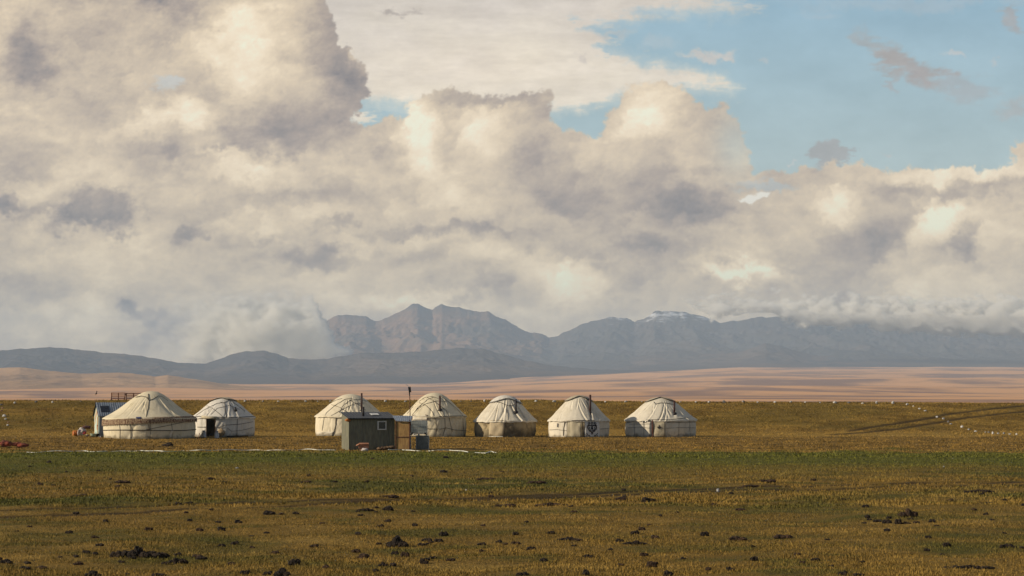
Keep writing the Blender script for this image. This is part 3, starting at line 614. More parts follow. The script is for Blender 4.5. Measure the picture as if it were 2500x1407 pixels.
M['enamel'] = simple('pale_green_enamel', (.42, .50, .38), (.32, .38, .28), 4, .45)
M['hose'] = simple('white_pipe', (.78, .78, .70), (.60, .60, .52), 2, .5)
M['stone'] = simple('pale_stone', (.62, .60, .57), (.40, .39, .37), 3, .9, .6, .05)
M['stone_g'] = simple('grey_stone', (.26, .25, .24), (.13, .125, .12), 3, .9, .6, .05)
M['stone_r'] = simple('reddish_stone', (.30, .16, .11), (.18, .09, .07), 3, .9, .6, .05)
M['soil'] = simple('dark_soil', (.042, .028, .017), (.014, .010, .007), 6, .95, .9, .05)
M['soil_b'] = simple('brown_soil', (.075, .042, .022), (.030, .018, .010), 6, .95, .9, .05)
M['debris'] = simple('heap_of_scraps', (.20, .13, .075), (.08, .05, .03), 5, .95, .8, .05)
def rusty_paint():
    m = material('peeling_turquoise_paint'); n = NB(m); p = n.pos(1.6, 1.6, .55); a = n.noise(p, 1.5, 7, .65, .5); b = n.noise(n.pos(), 4.0, 5, .6)
    col = n.mix(n.mr(a, .50, .56), c4((.44, .56, .50)), c4((.50, .40, .22))); col = n.mix(n.mr(a, .57, .63), col, c4((.36, .14, .07))); n.out(col, .8, b, .3, .01); return m
M['turq'] = rusty_paint()
def band_pattern():
    m = material('patterned_felt_band'); n = NB(m); p = n.pos(1, 1, 1)
    v = n.nd('ShaderNodeTexVoronoi', {'Vector': p, 'Scale': 4.2}, feature='DISTANCE_TO_EDGE').outputs[0]
    w = n.nd('ShaderNodeTexWave', {'Vector': n.pos(1, 1, 1.6), 'Scale': 2.4, 'Distortion': 7.0, 'Detail': 1.0, 'Detail Scale': 1.6}).outputs['Fac']
    f = n.math('MULTIPLY', n.mr(w, .50, .62), n.mr(v, .03, .07))
    n.out(n.mix(f, c4((.12, .060, .040)), c4((.48, .38, .24))), .9, spec=.1); return m
M['band'] = band_pattern()

# ------------------------------------------------------------------ yurts
RT = [(1.0, 0.0), (.90, .115), (.80, .245), (.70, .38), (.60, .525), (.50, .665), (.42, .765), (.34, .85), (.25, .92), (.16, .965), (.08, .99), (0.0, 1.0)]
class Yurt:
    def __init__(s, name, label, cx, base_py, left, right, eave_py, apex_py, seed, mats, door=None, crown=.80, fold=1.0, eave_drop=.10, apex_dx=0.0, wall_in=.975, roof_tab=None, crown_seed=0):
        ppm0 = (base_py - 985) / EYE; Df = F / ppm0; R = (right - left) / 2 / ppm0; R = (right - left) / 2 * (Df + R) / F
        s.D = Df + R; ppm = F / s.D; s.R = R; s.cx = cx
        c = at(cx, base_py, s.D); s.X = c.x; s.gz = gz(s.X, s.D)
        s.H = EYE + (985 - apex_py) / ppm - s.gz; s.hw = EYE + (985 - eave_py) / ppm - s.gz; s.seed = seed; s.fold = fold; s.win = wall_in
        s.root = empty(name, (s.X, s.D, s.gz)); tag(s.root, label, 'yurt', 'white felt yurts standing in a row on the pasture'); s.mats = mats; s.adx = apex_dx / ppm
        rt = roof_tab or RT; s.rz = np.array([p[1] for p in rt]); s.rr = np.array([p[0] for p in rt])
        r = np.random.RandomState(seed); s.fr = [(r.randint(5, 40), r.uniform(0, 6.28), r.uniform(-5, 5), r.uniform(.3, 1)) for _ in range(16)]
        s.cr = [(r.uniform(0, 6.28), r.uniform(.018, .055), r.uniform(-.45, .45), r.choice([-.3, -.3, .05, .2, .4]), r.uniform(.35, 1.2), r.uniform(.35, 1.0)) for _ in range(64)]
        s.wc = [(r.uniform(0, 6.28), r.uniform(.02, .06), r.uniform(-.25, .25), r.uniform(.3, 1.0)) for _ in range(40)]
        s.wr = [(r.randint(4, 34), r.uniform(0, 6.28), r.uniform(-4, 4), r.uniform(.3, 1)) for _ in range(14)]
        s.crA = np.array(s.cr).T; s.wcA = np.array(s.wc).T
        s.eave_drop = eave_drop; s.crown = crown; s.door = door; s.rt = rt
    def folds(s, th, h):        # h 0 eave .. 1 apex
        th = np.asarray(th, float); T = th[..., None]; Hh = np.asarray(h, float)[..., None]; t0, w, q, h0, h1, d = s.crA
        u = (T - t0 - q * (Hh - h0) + math.pi) % (2 * math.pi) - math.pi; win = np.clip((Hh - h0) * 6, 0, 1) * np.clip((h1 - Hh) * 5, 0, 1)
        a = ((-d * np.exp(-np.abs(u / w) ** 1.5) + d * .6 * np.exp(-((u - w * 1.6) / w) ** 2)) * win).sum(-1)
        a = a + .10 * sum(w * np.sin(k * th + p + q * h) for k, p, q, w in s.fr) / 4
        big = .5 * np.sin(3 * th + s.seed) + .5 * np.sin(2 * th + s.seed * 2)
        return a * .105 * s.fold * (1 - h * .7) + big * .03
    def wrink(s, th, z):
        a = sum(w * np.sin(k * th + p + q * z) / (1 + k * .05) for k, p, q, w in s.wr) / 3.2
        b = np.abs(np.sin(2.6 * z + 1.7 * np.sin(3 * th + s.seed) + s.seed)) ** .6
        t0, w, q, d = s.wcA; T = np.asarray(th, float)[..., None]; Zz = np.asarray(z, float)[..., None]
        c = (-d * np.exp(-np.abs(((T - t0 - q * Zz + math.pi) % (2 * math.pi) - math.pi) / w) ** 1.5)).sum(-1)
        return a * .030 * s.fold + b * .025 + c * .045 * s.fold
    def rad(s, z, th=0.0):
        """Radius of the covered surface at height z."""
        if np.ndim(z) == 0:
            if z < s.hw: return s.R * (s.win - .012 + .020 * math.sin(math.pi * z / s.hw)) + s.wrink(th, z)
            h = (z - s.hw) / (s.H - s.hw); b = float(np.interp(h, s.rz, s.rr)); return s.R * b + s.folds(th, h) * min(1, b * 2.2)
        z = np.asarray(z, float); zn = np.clip(z / s.hw, 0, 1); h = np.clip((z - s.hw) / (s.H - s.hw), 0, 1)
        rw = s.R * (s.win - .012 + .020 * np.sin(math.pi * zn)) + s.wrink(th, z); rf = s.R * np.interp(h, s.rz, s.rr) + s.folds(th, h) * np.clip(np.interp(h, s.rz, s.rr) * 2.2, 0, 1)
        return np.where(z < s.hw, rw, rf)
    def surf(s, px, py, off=.03):
        """Local point on the front of the yurt seen at picture point (px, py)."""
        d = s.D - s.R; x = z = r = 0
        for _ in range(6):
            p = at(px, py, d); x, z = p.x - s.X, p.z - s.gz; z = min(max(z, 0.0), s.H)
            th = math.atan2(-1, x / s.R) ; r = float(s.rad(z, th)) + off; xx = min(abs(x), r * .999)
            th = math.atan2(-math.sqrt(r * r - xx * xx), x); r = float(s.rad(z, th)) + off; xx = min(abs(x), r * .999)
            y = -math.sqrt(r * r - xx * xx); d = s.D + y
        return Vector((math.copysign(xx, x), y, z))
    def build(s):
        R, H, hw = s.R, s.H, s.hw; nt = 360
        th = np.linspace(0, 2 * math.pi, nt, endpoint=False)
        # wall cover
        z = np.linspace(-.03, hw + .02, 24); T, Z = np.meshgrid(th, z, indexing='xy'); rr = R * (s.win - .012 + .020 * np.sin(math.pi * np.clip(Z / hw, 0, 1))) + s.wrink(T, Z)
        rr = rr + .03 * np.clip(1 - Z / .15, 0, 1) * np.sin(T * 17 + s.seed)
        V = np.stack([rr * np.cos(T), rr * np.sin(T), Z], -1).reshape(-1, 3); Fc = grid_faces(24, nt, True)
        if s.door:
            x0, x1, ztop = s.door; keep = []
            for f in Fc:
                c = V[list(f)].mean(0)
                if c[1] < 0 and x0 < c[0] < x1 and c[2] < ztop: continue
                keep.append(f)
            Fc = keep
        mesh_obj('wall_cover', V, Fc, s.mats['wall'], s.root, True)
        # roof cover with a short hanging edge
        hs = np.concatenate([[-.5, -.25], np.linspace(0, 1, 46) ** 1.0]); rows = []
        for h in hs:
            if h < 0: r_ = np.full(nt, R * 1.004 + .01) + s.wrink(th, hw) * .6; z_ = hw + h * s.eave_drop * 2 + .02 * np.sin(th * 9 + s.seed) + .012 * np.sin(th * 23 + s.seed)
            else:
                b = np.interp(h, s.rz, s.rr); r_ = R * b * (1.006 if h < .1 else 1.0) + s.folds(th, h) * min(1, b * 2.2); z_ = np.full(nt, hw + h * (H - hw))
            k = max(0.0, h) ** 1.5
            rows.append(np.stack([r_ * np.cos(th) + s.adx * k, r_ * np.sin(th), z_], -1))
        V = np.array(rows).reshape(-1, 3); mesh_obj('roof_cover', V, grid_faces(len(hs), nt, True), s.mats['roof'], s.root, True)
        # crown cover: a separate cap over the smoke ring
        if s.mats.get('crown'):
            edge = s.crown - .05 + .17 * np.clip(-np.sin(th), 0, 1) ** 2 + .03 * np.sin(3 * th + s.seed); rows = []
            for i in range(18):
                e_ = i / 17.0; hh = edge + (1 - edge) * e_; b = np.interp(hh, s.rz, s.rr); q = .05 + .035 * (1 - e_) ** 2 + .03 * np.abs(np.sin(th * 6.5 + hh * 9 + s.seed)) * (1 - e_)
                r_ = R * b + q * np.clip(b * 4, 0, 1); rows.append(np.stack([r_ * np.cos(th) + s.adx * np.clip(hh, 0, 1) ** 1.5, r_ * np.sin(th), hw + hh * (H - hw) + .045 * np.ones(nt)], -1))
            V = np.array(rows).reshape(-1, 3); mesh_obj('crown_cover', V, grid_faces(18, nt, True), s.mats['crown'], s.root, True)
            e = [Vector(v) for v in rows[1]]; MB().tube(e + [e[0]], .026, 5, False).build('rope', M['rope'], s.root)
        if 'apron' in s.mats:
            pass
        return s
    def rope(s, pts, w=.026, off=.035, mat='rope', name='rope'):
        P = []
        for a, b in zip(pts[:-1], pts[1:]):
            k = max(2, int(math.hypot(b[0] - a[0], b[1] - a[1]) / 2.5))
            for i in range(k): P.append(s.surf(a[0] + (b[0] - a[0]) * i / k, a[1] + (b[1] - a[1]) * i / k, off))
        P.append(s.surf(pts[-1][0], pts[-1][1], off)); return MB().tube(P, w * (.8 if mat == 'rope' else 1), 6).build(name, M[mat], s.root)
    def ring(s, pyc, w=.026, sag=0.0, name='rope'):
        """A rope right round the yurt at the height seen at pyc."""
        z = s.surf(s.cx, pyc).z; P = []
        for k in range(97):
            t = 2 * math.pi * k / 96; zz = z + sag * math.sin(3 * t + s.seed); r = float(s.rad(zz, t)) + .03; P.append((r * math.cos(t), r * math.sin(t), zz))
        return MB().tube(P, w, 6, False).build(name, M['rope'], s.root)
    def patch(s, quad, mat, name, off=.04, nu=10, nv=14, wav=.012, thick=.02, parent=None, label=None):
        """Cloth or board lying on the surface; quad = top-left, top-right, bottom-right, bottom-left in picture points."""
        V = []
        for side in (0, 1):
            for j in range(nv + 1):
                for i in range(nu + 1):
                    u, v = i / nu, j / nv; a = [quad[0][k] * (1 - u) + quad[1][k] * u for k in (0, 1)]; b = [quad[3][k] * (1 - u) + quad[2][k] * u for k in (0, 1)]
                    V.append(s.surf(a[0] * (1 - v) + b[0] * v, a[1] * (1 - v) + b[1] * v, off - side * thick + wav * math.sin(u * 9 + v * 2 + s.seed) * math.sin(v * 5 + s.seed)))
        n = (nu + 1) * (nv + 1); Fc = [f[::-1] for f in grid_faces(nv + 1, nu + 1)]; Fc2 = [tuple(i + n for i in f[::-1]) for f in Fc]
        e = [i for i in range(nu + 1)] + [(j) * (nu + 1) + nu for j in range(1, nv + 1)] + [nv * (nu + 1) + i for i in range(nu - 1, -1, -1)] + [j * (nu + 1) for j in range(nv - 1, 0, -1)]
        Fs = [(e[k], e[(k + 1) % len(e)], e[(k + 1) % len(e)] + n, e[k] + n) for k in range(len(e))]
        o = mesh_obj(name, V, Fc + Fc2 + Fs, mat, s.root, True)
        if label: o['label'] = label
        if parent:
            o.parent = parent
        return o
    def pipe(s, px, py0, py1, mat, r=.085, lean=0.0):
        p = s.surf(px, py1, -.12); top = at(px + lean, py0, s.D + p.y); z1 = top.z - s.gz
        o = MB().tube([(p.x, p.y, p.z - .1), (p.x + (top.x - s.X - p.x) * .99, p.y, z1)], r, 14).build('stovepipe', M[mat], s.root, True)
        b = MB().lathe([(r * 2.4, -.03), (r * 2.6, .02), (r * 1.2, .10), (r * 1.05, .14)], 14, Matrix.Translation((p.x, p.y - .06, p.z + .02)) @ Matrix.Rotation(math.radians(35), 4, 'X')).build('pipe_collar', M['pipe_b'], o, True)
        return o
    def jambs(s, x0, x1, y0, y1, mat='wood', w=1.3):
        mb = MB()
        for q in ([(x0, y0), (x0, y1)], [(x1, y0), (x1, y1)]):
            a, b = s.surf(*q[0], .03), s.surf(*q[1], .03); mb.tube([a, b], .045, 4)
        return mb.build('door_frame', M[mat], s.root)

# the big one at the left
y1 = Yurt('yurt', 'largest yurt, cream canvas with a brown patterned band round it and no stovepipe', 365, 1071, 252.5, 477.5, 1021, 955, 1, {'wall': M['cream'], 'roof': M['cream']}, fold=.85, apex_dx=3, roof_tab=[(1.0, 0), (.9, .095), (.8, .19), (.7, .30), (.6, .43), (.5, .57), (.42, .68), (.34, .78), (.25, .88), (.16, .955), (.08, .99), (0, 1)]).build()
def y1_band():
    s = y1; n = 330; V = []; rows = 5; tilt = lambda t: .19 * math.sin(t + math.pi / 2 + .25) - .03
    for i in range(rows):
        for k in range(n):
            t = 2 * math.pi * k / n; q = i / (rows - 1); z = s.hw + .03 - q * .52 + tilt(t)
            if i == rows - 1: z += .075 if k % 3 else -.03
            z0 = min(z, s.hw - .001); r = s.R * 1.004 + .055 + float(s.wrink(t, s.hw - .2)) * .5 + (.0 if z < s.hw else -.0); 
            if z > s.hw: r = float(s.rad(z, t)) + .045
            V.append((r * math.cos(t), r * math.sin(t), z))
    mesh_obj('patterned_band', V, grid_faces(rows, n, True), M['band'], s.root, True)
y1_band()
y1.ring(1051, .034, .03)
for xs in (291, 317, 366, 419): y1.rope([(xs, 1034), (xs + 2, 1052), (xs + 1, 1070)], .022)
y1.rope([(352, 1051), (380, 1045), (420, 1037), (455, 1029)], .024); y1.rope([(357, 1024), (363, 1040), (366, 1052)], .022)
y1.rope([(331, 970), (345, 967), (358, 970), (364, 978), (375, 974), (386, 967), (396, 969), (410, 979)], .034, .05)
y1.rope([(364, 978), (362, 996), (358, 1010), (357, 1018)], .028); y1.rope([(362, 962), (364, 978)], .04, .05)
y1.patch([(332, 1018.5), (344, 1018), (344, 1023.5), (332, 1024)], simple('blue_cloth', (.05, .06, .16)), 'blue_patch', off=.11)
y1.patch([(418, 1052), (423, 1052), (417, 1071), (408, 1071)], M['white_b'], 'loose_flap', off=.10)
# second
y2 = Yurt('yurt', 'white yurt with an open dark doorway and two milk cans before it', 545, 1067, 468, 622, 1019, 971, 2, {'wall': M['white'], 'roof': M['white'], 'crown': M['cap']}, crown=.84, fold=1.15)
y2.door = (y2.surf(504, 1040).x, y2.surf(525, 1040).x, y2.surf(514, 1023).z); y2.build()
y2.jambs(504, 525.5, 1023, 1067)
a, b = y2.surf(493, 1018, .12), y2.surf(528, 1020.5, .12); MB().tube([a, (a + b) / 2 - Vector((0, .05, .03)), b], .13, 12).build('rolled_door_felt', M['beige'], y2.root, True)
y2.ring(1018.5, .036, .03); y2.rope([(530, 1045), (552, 1038), (585, 1036), (618, 1030)], .024); y2.rope([(538, 982), (548, 985), (550, 1000), (553, 1018)], .03)
y2.rope([(478, 1015), (500, 1000), (530, 985), (548, 983), (560, 976), (580, 990), (600, 1005)], .022); y2.rope([(500, 988), (520, 998), (535, 1010), (545, 1019)], .018); y2.rope([(560, 986), (575, 1005), (580, 1019), (578, 1066)], .022)
y2.rope([(515, 1012), (530, 997), (560, 990), (585, 1000)], .018); y2.rope([(555, 1045), (565, 1053), (590, 1051), (618, 1044)], .018)
y2.rope([(482, 1043), (503, 1043)], .03); y2.pipe(575, 994, 1003, 'pipe_b', .07)
MB().lump(y2.surf(540, 1056, .12), (.30, .14, .34), 5, .3).build('straw_bundle', simple('tan_straw', (.40, .30, .17), (.26, .18, .10), 7), y2.root, True)
MB().box((y2.R * .55, -y2.R * .82, .05), (2.0, .35, .10), .5, bev=.02).build('sill_board', M['black'], y2.root)
# third and fourth, cream with rope nets
y3 = Yurt('yurt', 'cream yurt partly hidden behind the dark green hut, tall black stovepipe', 855, 1065, 769, 941, 1016, 962, 3, {'wall': M['cream_b'], 'roof': M['cream_b']}, fold=.75, apex_dx=0).build()
y3.ring(1017.5, .030, .03); y3.pipe(883, 960, 1004, 'pipe', .085)
for q in ([(786, 1052), (791, 1020), (797, 1008), (815, 992), (842, 975), (860, 973)], [(809, 988), (830, 995), (850, 1008)], [(806, 1017), (835, 1000), (865, 986), (890, 984)], [(828, 1008), (838, 990), (855, 977), (880, 975), (895, 980)], [(855, 978), (875, 988), (893, 1002)], [(803, 987), (818, 978), (835, 973)], [(819, 1018), (819, 1040), (812, 1064)]): y3.rope(q, .022)
y3.rope([(812, 1064), (818, 1045), (822, 1020)], .03)
y3.patch([(773, 1055), (815, 1054), (812, 1064), (772, 1065)], M['white_b'], 'skirt_flap', off=.06, wav=.03)
y4 = Yurt('yurt', 'cream yurt beside the water tank, roof netted with dark ropes', 1061, 1067, 982.5, 1139.5, 1016.5, 959, 4, {'wall': M['cream'], 'roof': M['cream']}, fold=1.0, apex_dx=-1).build()
y4.ring(1017, .032, .03); y4.pipe(1074, 966, 1002, 'pipe', .085)
for q in ([(1018, 981), (1040, 990), (1055, 1005), (1062, 1022), (1066, 1054)], [(1016, 1000), (1040, 986), (1065, 979), (1090, 980)], [(1006, 1014), (1020, 995), (1045, 975), (1058, 970)], [(1042, 970), (1060, 980), (1075, 992), (1090, 1003), (1097, 1022), (1104, 1054)], [(1022, 981), (1036, 971), (1055, 968), (1070, 973)], [(1078, 968), (1100, 985), (1120, 1003), (1132, 1017)], [(1080, 1003), (1086, 1020), (1087, 1045), (1081, 1065)], [(1044, 1047), (1075, 1048), (1090, 1045), (1110, 1050), (1137, 1052)], [(1130, 1017), (1131, 1040), (1134, 1066)], [(990, 1016), (1003, 998), (1020, 983)]): y4.rope(q, .023)
y4.patch([(1007, 1015), (1043, 1015), (1044, 1025), (1008, 1025)], M['white_b'], 'rolled_door_felt', off=.12, thick=.1)
MB().tube([y4.surf(1006, 1027, .1), y4.surf(1007, 1015, .14), y4.surf(1012, 1013.5, .14)], .035, 5).build('door_bow', M['post'], y4.root); MB().tube([y4.surf(1044, 1027, .1), y4.surf(1043.5, 1014, .14), y4.surf(1038, 1013.5, .14)], .035, 5).build('door_bow', M['post'], y4.root)
# fifth: dark soiled walls under a white roof
y5 = Yurt('yurt', 'yurt with brown soiled felt walls under a white roof and a tan door flap', 1233.5, 1067, 1156, 1311, 1027, 966, 5, {'wall': M['felt'], 'roof': M['white_b'], 'crown': M['white']}, crown=.72, fold=1.5, wall_in=.955, eave_drop=.13).build()
y5.pipe(1259.5, 975, 1007, 'pipe_b', .085)
y5.patch([(1196, 1026.5), (1234, 1026), (1228.5, 1068), (1193, 1068)], M['flap'], 'door_flap', off=.10, wav=.04)
y5.rope([(1233, 1028), (1231, 1050), (1229, 1067)], .03, .1); y5.rope([(1193, 1067.5), (1210, 1067), (1228, 1067)], .03, .12, 'hose', 'white_edge')
y5.rope([(1193, 985), (1205, 981), (1222, 983), (1240, 991), (1252, 990), (1266, 980)], .028, .05)
y5.rope([(1236, 992), (1240, 1012), (1240, 1026)], .018)
# sixth: ornate door
y6 = Yurt('yurt', 'white yurt with black scroll ornament on its door panel and the tallest pipe', 1413.5, 1068, 1338, 1490, 1026, 966, 6, {'wall': M['white_b'], 'roof': M['white_b'], 'crown': M['cap']}, crown=.80, fold=1.1, wall_in=.965).build()
y6.pipe(1441, 964, 1009, 'pipe', .088); y6.ring(1027, .024, .02)
y6.patch([(1386, 1027), (1420, 1027.5), (1419, 1068), (1385, 1068)], M['beige'], 'door_felt', off=.07, wav=.02)
pan = y6.patch([(1428, 1029.5), (1463, 1029.5), (1464, 1067), (1427, 1067)], M['whitep'], 'door_panel', off=.07, wav=.006)
y6.patch([(1420, 1028), (1427.5, 1028.5), (1426.5, 1067.5), (1419.5, 1068)], M['felt'], 'door_jamb', off=.09)
def ornament(s, x0, y0, w, h, curves, r, parent, name='ornament'):
    mb = MB()
    for c in curves: mb.tube([s.surf(x0 + p[0] * w, y0 + p[1] * h, .10) for p in c], r, 5)
    return mb.build(name, M['pattern'], parent)
def spiral(cx, cy, r0, a0, turns, d=1, n=18, asp=1.0):
    return [(cx + r0 * (1 - .82 * k / n) * math.cos(a0 + d * turns * 6.283 * k / n), cy + asp * r0 * (1 - .82 * k / n) * math.sin(a0 + d * turns * 6.283 * k / n)) for k in range(n + 1)]
cv = []
for sx in (-1, 1):
    cv += [[(.5 + sx * a, b) for a, b in spiral(.20, .12, .11, math.pi / 2, 1.1, -1)], [(.5 + sx * a, b) for a, b in spiral(.24, .40, .12, -math.pi / 2, 1.1, 1)], [(.5 + sx * a, b) for a, b in spiral(.13, .60, .09, -math.pi / 2, 1.1, 1)],
           [(.5 + sx * .05, .0), (.5 + sx * .05, .24), (.5 + sx * .34, .26)], [(.5 + sx * .34, .30), (.5 + sx * .30, .52), (.5 + sx * .10, .66), (.5, .76)], [(.5 + sx * .02, .3), (.5 + sx * .06, .5)],
           [(.5 + sx * .42, .98), (.5 + sx * .34, .86), (.5 + sx * .42, .78)], [(.5 + sx * .30, .98), (.5 + sx * .22, .90), (.5 + sx * .16, .99)]]
cv += [[(.5, .40), (.5, .84)], [(.12, .27), (.88, .27)], [(.44, .74), (.5, .86), (.56, .74)]]
ornament(y6, 1429, 1030, 33, 36, cv, .034, pan)
y6.rope([(1361.5, 1034), (1361, 1043)], .05, .05, 'stone_g', 'small_patch'); y6.rope([(1379, 1029), (1376, 1045), (1375, 1064)], .028); y6.rope([(1384.5, 1028), (1384.5, 1067)], .024)
y6.rope([(1341, 1050), (1360, 1049), (1384, 1052)], .018); y6.rope([(1432, 977), (1436, 992), (1441, 1008), (1441, 1027)], .028); y6.rope([(1464, 1048), (1488, 1046)], .018)
# seventh
y7 = Yurt('yurt', 'broadest of the right-hand yurts, white, dark red post beside its emblem door', 1613, 1067, 1525.5, 1700.5, 1025, 970.5, 7, {'wall': M['white_b'], 'roof': M['white_b'], 'crown': M['cap']}, crown=.84, fold=1.35, wall_in=.975, eave_drop=.12).build()
y7.pipe(1646.5, 980, 1011, 'pipe', .088)
y7.patch([(1595, 1027), (1624, 1026), (1624, 1067), (1595, 1067)], M['beige'], 'door_felt', off=.07, wav=.015)
p_ = y7.rope([(1593, 1026), (1593.5, 1067)], .085, .06, 'post', 'door_post')
ornament(y7, 1604, 1038, 10, 9, [spiral(.25, .55, .24, 0, 1.0), [(1 - a, b) for a, b in spiral(.25, .55, .24, 0, 1.0)], [(.5, 0), (.5, 1.0)], [(.3, .95), (.7, .95)], [(.4, .1), (.6, .1)]], .028, y7.root, 'emblem')
y7.patch([(1568, 1027.5), (1577, 1027), (1577, 1031), (1568, 1031.5)], M['glass'], 'solar_patch', off=.07)
for q in ([(1533, 1045), (1560, 1043), (1592, 1046)], [(1625, 1046), (1660, 1044), (1698, 1045)], [(1548, 1030), (1549, 1065)], [(1571, 1030), (1572, 1064)], [(1658, 1026), (1657, 1064)], [(1684, 1024), (1685, 1062)], [(1536, 1036), (1592, 1035)], [(1628, 1032), (1698, 1031)]): y7.rope(q, .016)
y7.rope([(1527, 1033), (1560, 1027), (1600, 1024.5), (1640, 1024.5), (1680, 1020)], .028)
y7.rope([(1596, 981), (1600, 987), (1612, 984), (1626, 984), (1646, 988)], .028, .06)

# ------------------------------------------------------------------ dark green hut and its lean-to
def rib_sheet(a, b, c, d, pitch, amp, mat, name, parent, thick=.01, prof='rib', nv=2):
    """Corrugated sheet on the quad a-b (top edge) c-d (bottom edge, c under b)."""
    a, b, c, d = (Vector(v) for v in (a, b, c, d)); L = (b - a).length; n = max(8, int(L / pitch * 6)); nrm = (b - a).cross(d - a).normalized(); V = []
    for off in (0, -thick):
        for j in range(nv):
            v = j / (nv - 1)
            for i in range(n + 1):
                u = i / n; ph = (u * L / pitch) % 1.0
                h = amp * (.5 - .5 * math.cos(ph * 6.283)) if prof == 'wave' else amp * (1.0 if ph < .22 else 0.0)
                p = (a * (1 - u) + b * u) * (1 - v) + (d * (1 - u) + c * u) * v; V.append(p + nrm * (h + off))
    m_ = (n + 1) * nv; F1 = grid_faces(nv, n + 1); F2 = [tuple(k + m_ for k in f[::-1]) for f in F1]
    e = [i for i in range(n + 1)] + [(j) * (n + 1) + n for j in range(1, nv)] + [(nv - 1) * (n + 1) + i for i in range(n - 1, -1, -1)] + [j * (n + 1) for j in range(nv - 2, 0, -1)]
    Fs = [(e[k], e[k] + m_, e[(k + 1) % len(e)] + m_, e[(k + 1) % len(e)]) for k in range(len(e))]
    return mesh_obj(name, V, F1 + F2 + Fs, mat, parent)
HR = math.radians(17.5)
hc = ground(852, 1099.3); HUT = empty('hut', hc, HR); tag(HUT, 'dark green corrugated metal hut with a small white framed window', 'hut')
W, Dp, zf, zb = 3.02, 2.15, 2.03, 2.38
def hwall(a, b, za, zb_, nm='wall', mat='hut'): return rib_sheet((a[0], a[1], za), (b[0], b[1], zb_), (b[0], b[1], -.04), (a[0], a[1], -.04), .19, .018, M[mat], nm, HUT)
hwall((W, 0), (0, 0), zf, zf); hwall((0, 0), (0, Dp), zf, zb); hwall((W, Dp), (W, 0), zb, zf); hwall((0, Dp), (W, Dp), zb, zb)
for o in HUT.children:      # outward ribs
    pass
ro = rib_sheet((W + .10, Dp + .12, zb + .05), (-.12, Dp + .12, zb + .05), (-.12, -.16, zf + .01), (W + .10, -.16, zf + .01), .19, .022, M['roof'], 'roof', HUT, thick=.02)
MB().tube([(W * .78 - 1.25, .75, 2.1), (W * .78 - 1.25, .75, 2.78)], .075, 12).build('stovepipe', M['pipe_b'], HUT, True)
MB().box((1.95, 1.15, 2.30), (.52, .62, .02), 0, math.atan2(zb - zf, Dp)).build('white_roof_panel', M['whitep'], HUT)
wf = MB()
wx0, wx1, wz0, wz1 = 1.90, 2.42, 1.32, 1.83
for c_, d_ in (((wx0, -.04, (wz0 + wz1) / 2), (.07, .07, wz1 - wz0 + .07)), ((wx1, -.04, (wz0 + wz1) / 2), (.07, .07, wz1 - wz0 + .07)), (((wx0 + wx1) / 2, -.04, wz0), (wx1 - wx0 - .07, .07, .07)), (((wx0 + wx1) / 2, -.04, wz1), (wx1 - wx0 - .07, .07, .07))): wf.box(c_, d_)
win = wf.build('window', M['whitep'], HUT); MB().box(((wx0 + wx1) / 2, -.025, (wz0 + wz1) / 2), (wx1 - wx0 - .075, .03, wz1 - wz0 - .075)).build('pane', M['glass'], win)
MB().box((W / 2, -.175, zf - .02), (W + .2, .03, .07)).build('gutter', M['black'], HUT)
MB().lump((-.10, -.08, 1.92), (.18, .10, .10), 3, .3).build('orange_cloth_bundle', M['orange'], HUT, True)
MB().tube([(0, -.02, -.03), (0, -.02, zf - .02)], .03, 4).build('corner_post', M['hut'], HUT)
# lean-to of ochre board right of the hut
lc = ground(966, 1099.5); LT = empty('lean_to', lc, -.06); tag(LT, 'ochre plywood lean-to with dark posts between the hut and the water tank', 'lean-to')
LW = .90
MB().box((LW / 2, 0, .95), (LW - .03, .03, 1.78), bev=.004).build('board_panel', M['ply'], LT)
MB().box((.0, -.03, .95), (.05, .06, 1.9)).box((LW, -.03, .97), (.06, .06, 1.94)).box((LW / 2, -.03, .84), (LW - .07, .035, .045)).build('frame', M['post'], LT)
rib_sheet((LW + .06, 1.1, 2.18), (-.35, 1.1, 2.20), (.02, -.14, 1.86), (LW + .10, -.14, 1.84), .15, .014, M['zinc'], 'roof', LT, thick=.012, prof='wave')
# pole with lamp and solar cell
pc = ground(1000.5, 1098.3); PO = empty('lamp_pole', pc); tag(PO, 'tall dark pole beside the water tank with a solar lamp on top', 'lamp pole')
def zof(py, D): return EYE + (985 - py) * D / F
ph_ = zof(956, pc.y) - pc.z
MB().tube([(.0, 0, 0), (.02, 0, ph_ * .5), (-.02, 0, ph_)], .035, 8, r2=.025).build('pole', M['post'], PO)
MB().box((-.02, 0, ph_ + .12), (.16, .10, .36), 0, 0, -.14, bev=.01).build('lamp_housing', M['black'], PO)
MB().box((-.16, 0, ph_ + .37), (.02, .30, .34), 0, 0, math.radians(-52)).build('solar_cell', M['zinc'], PO)
MB().tube([(-.02, 0, ph_ - .3), (-.05, -.02, ph_ - .02)], .035, 6).build('bracket', M['pipe_b'], PO)
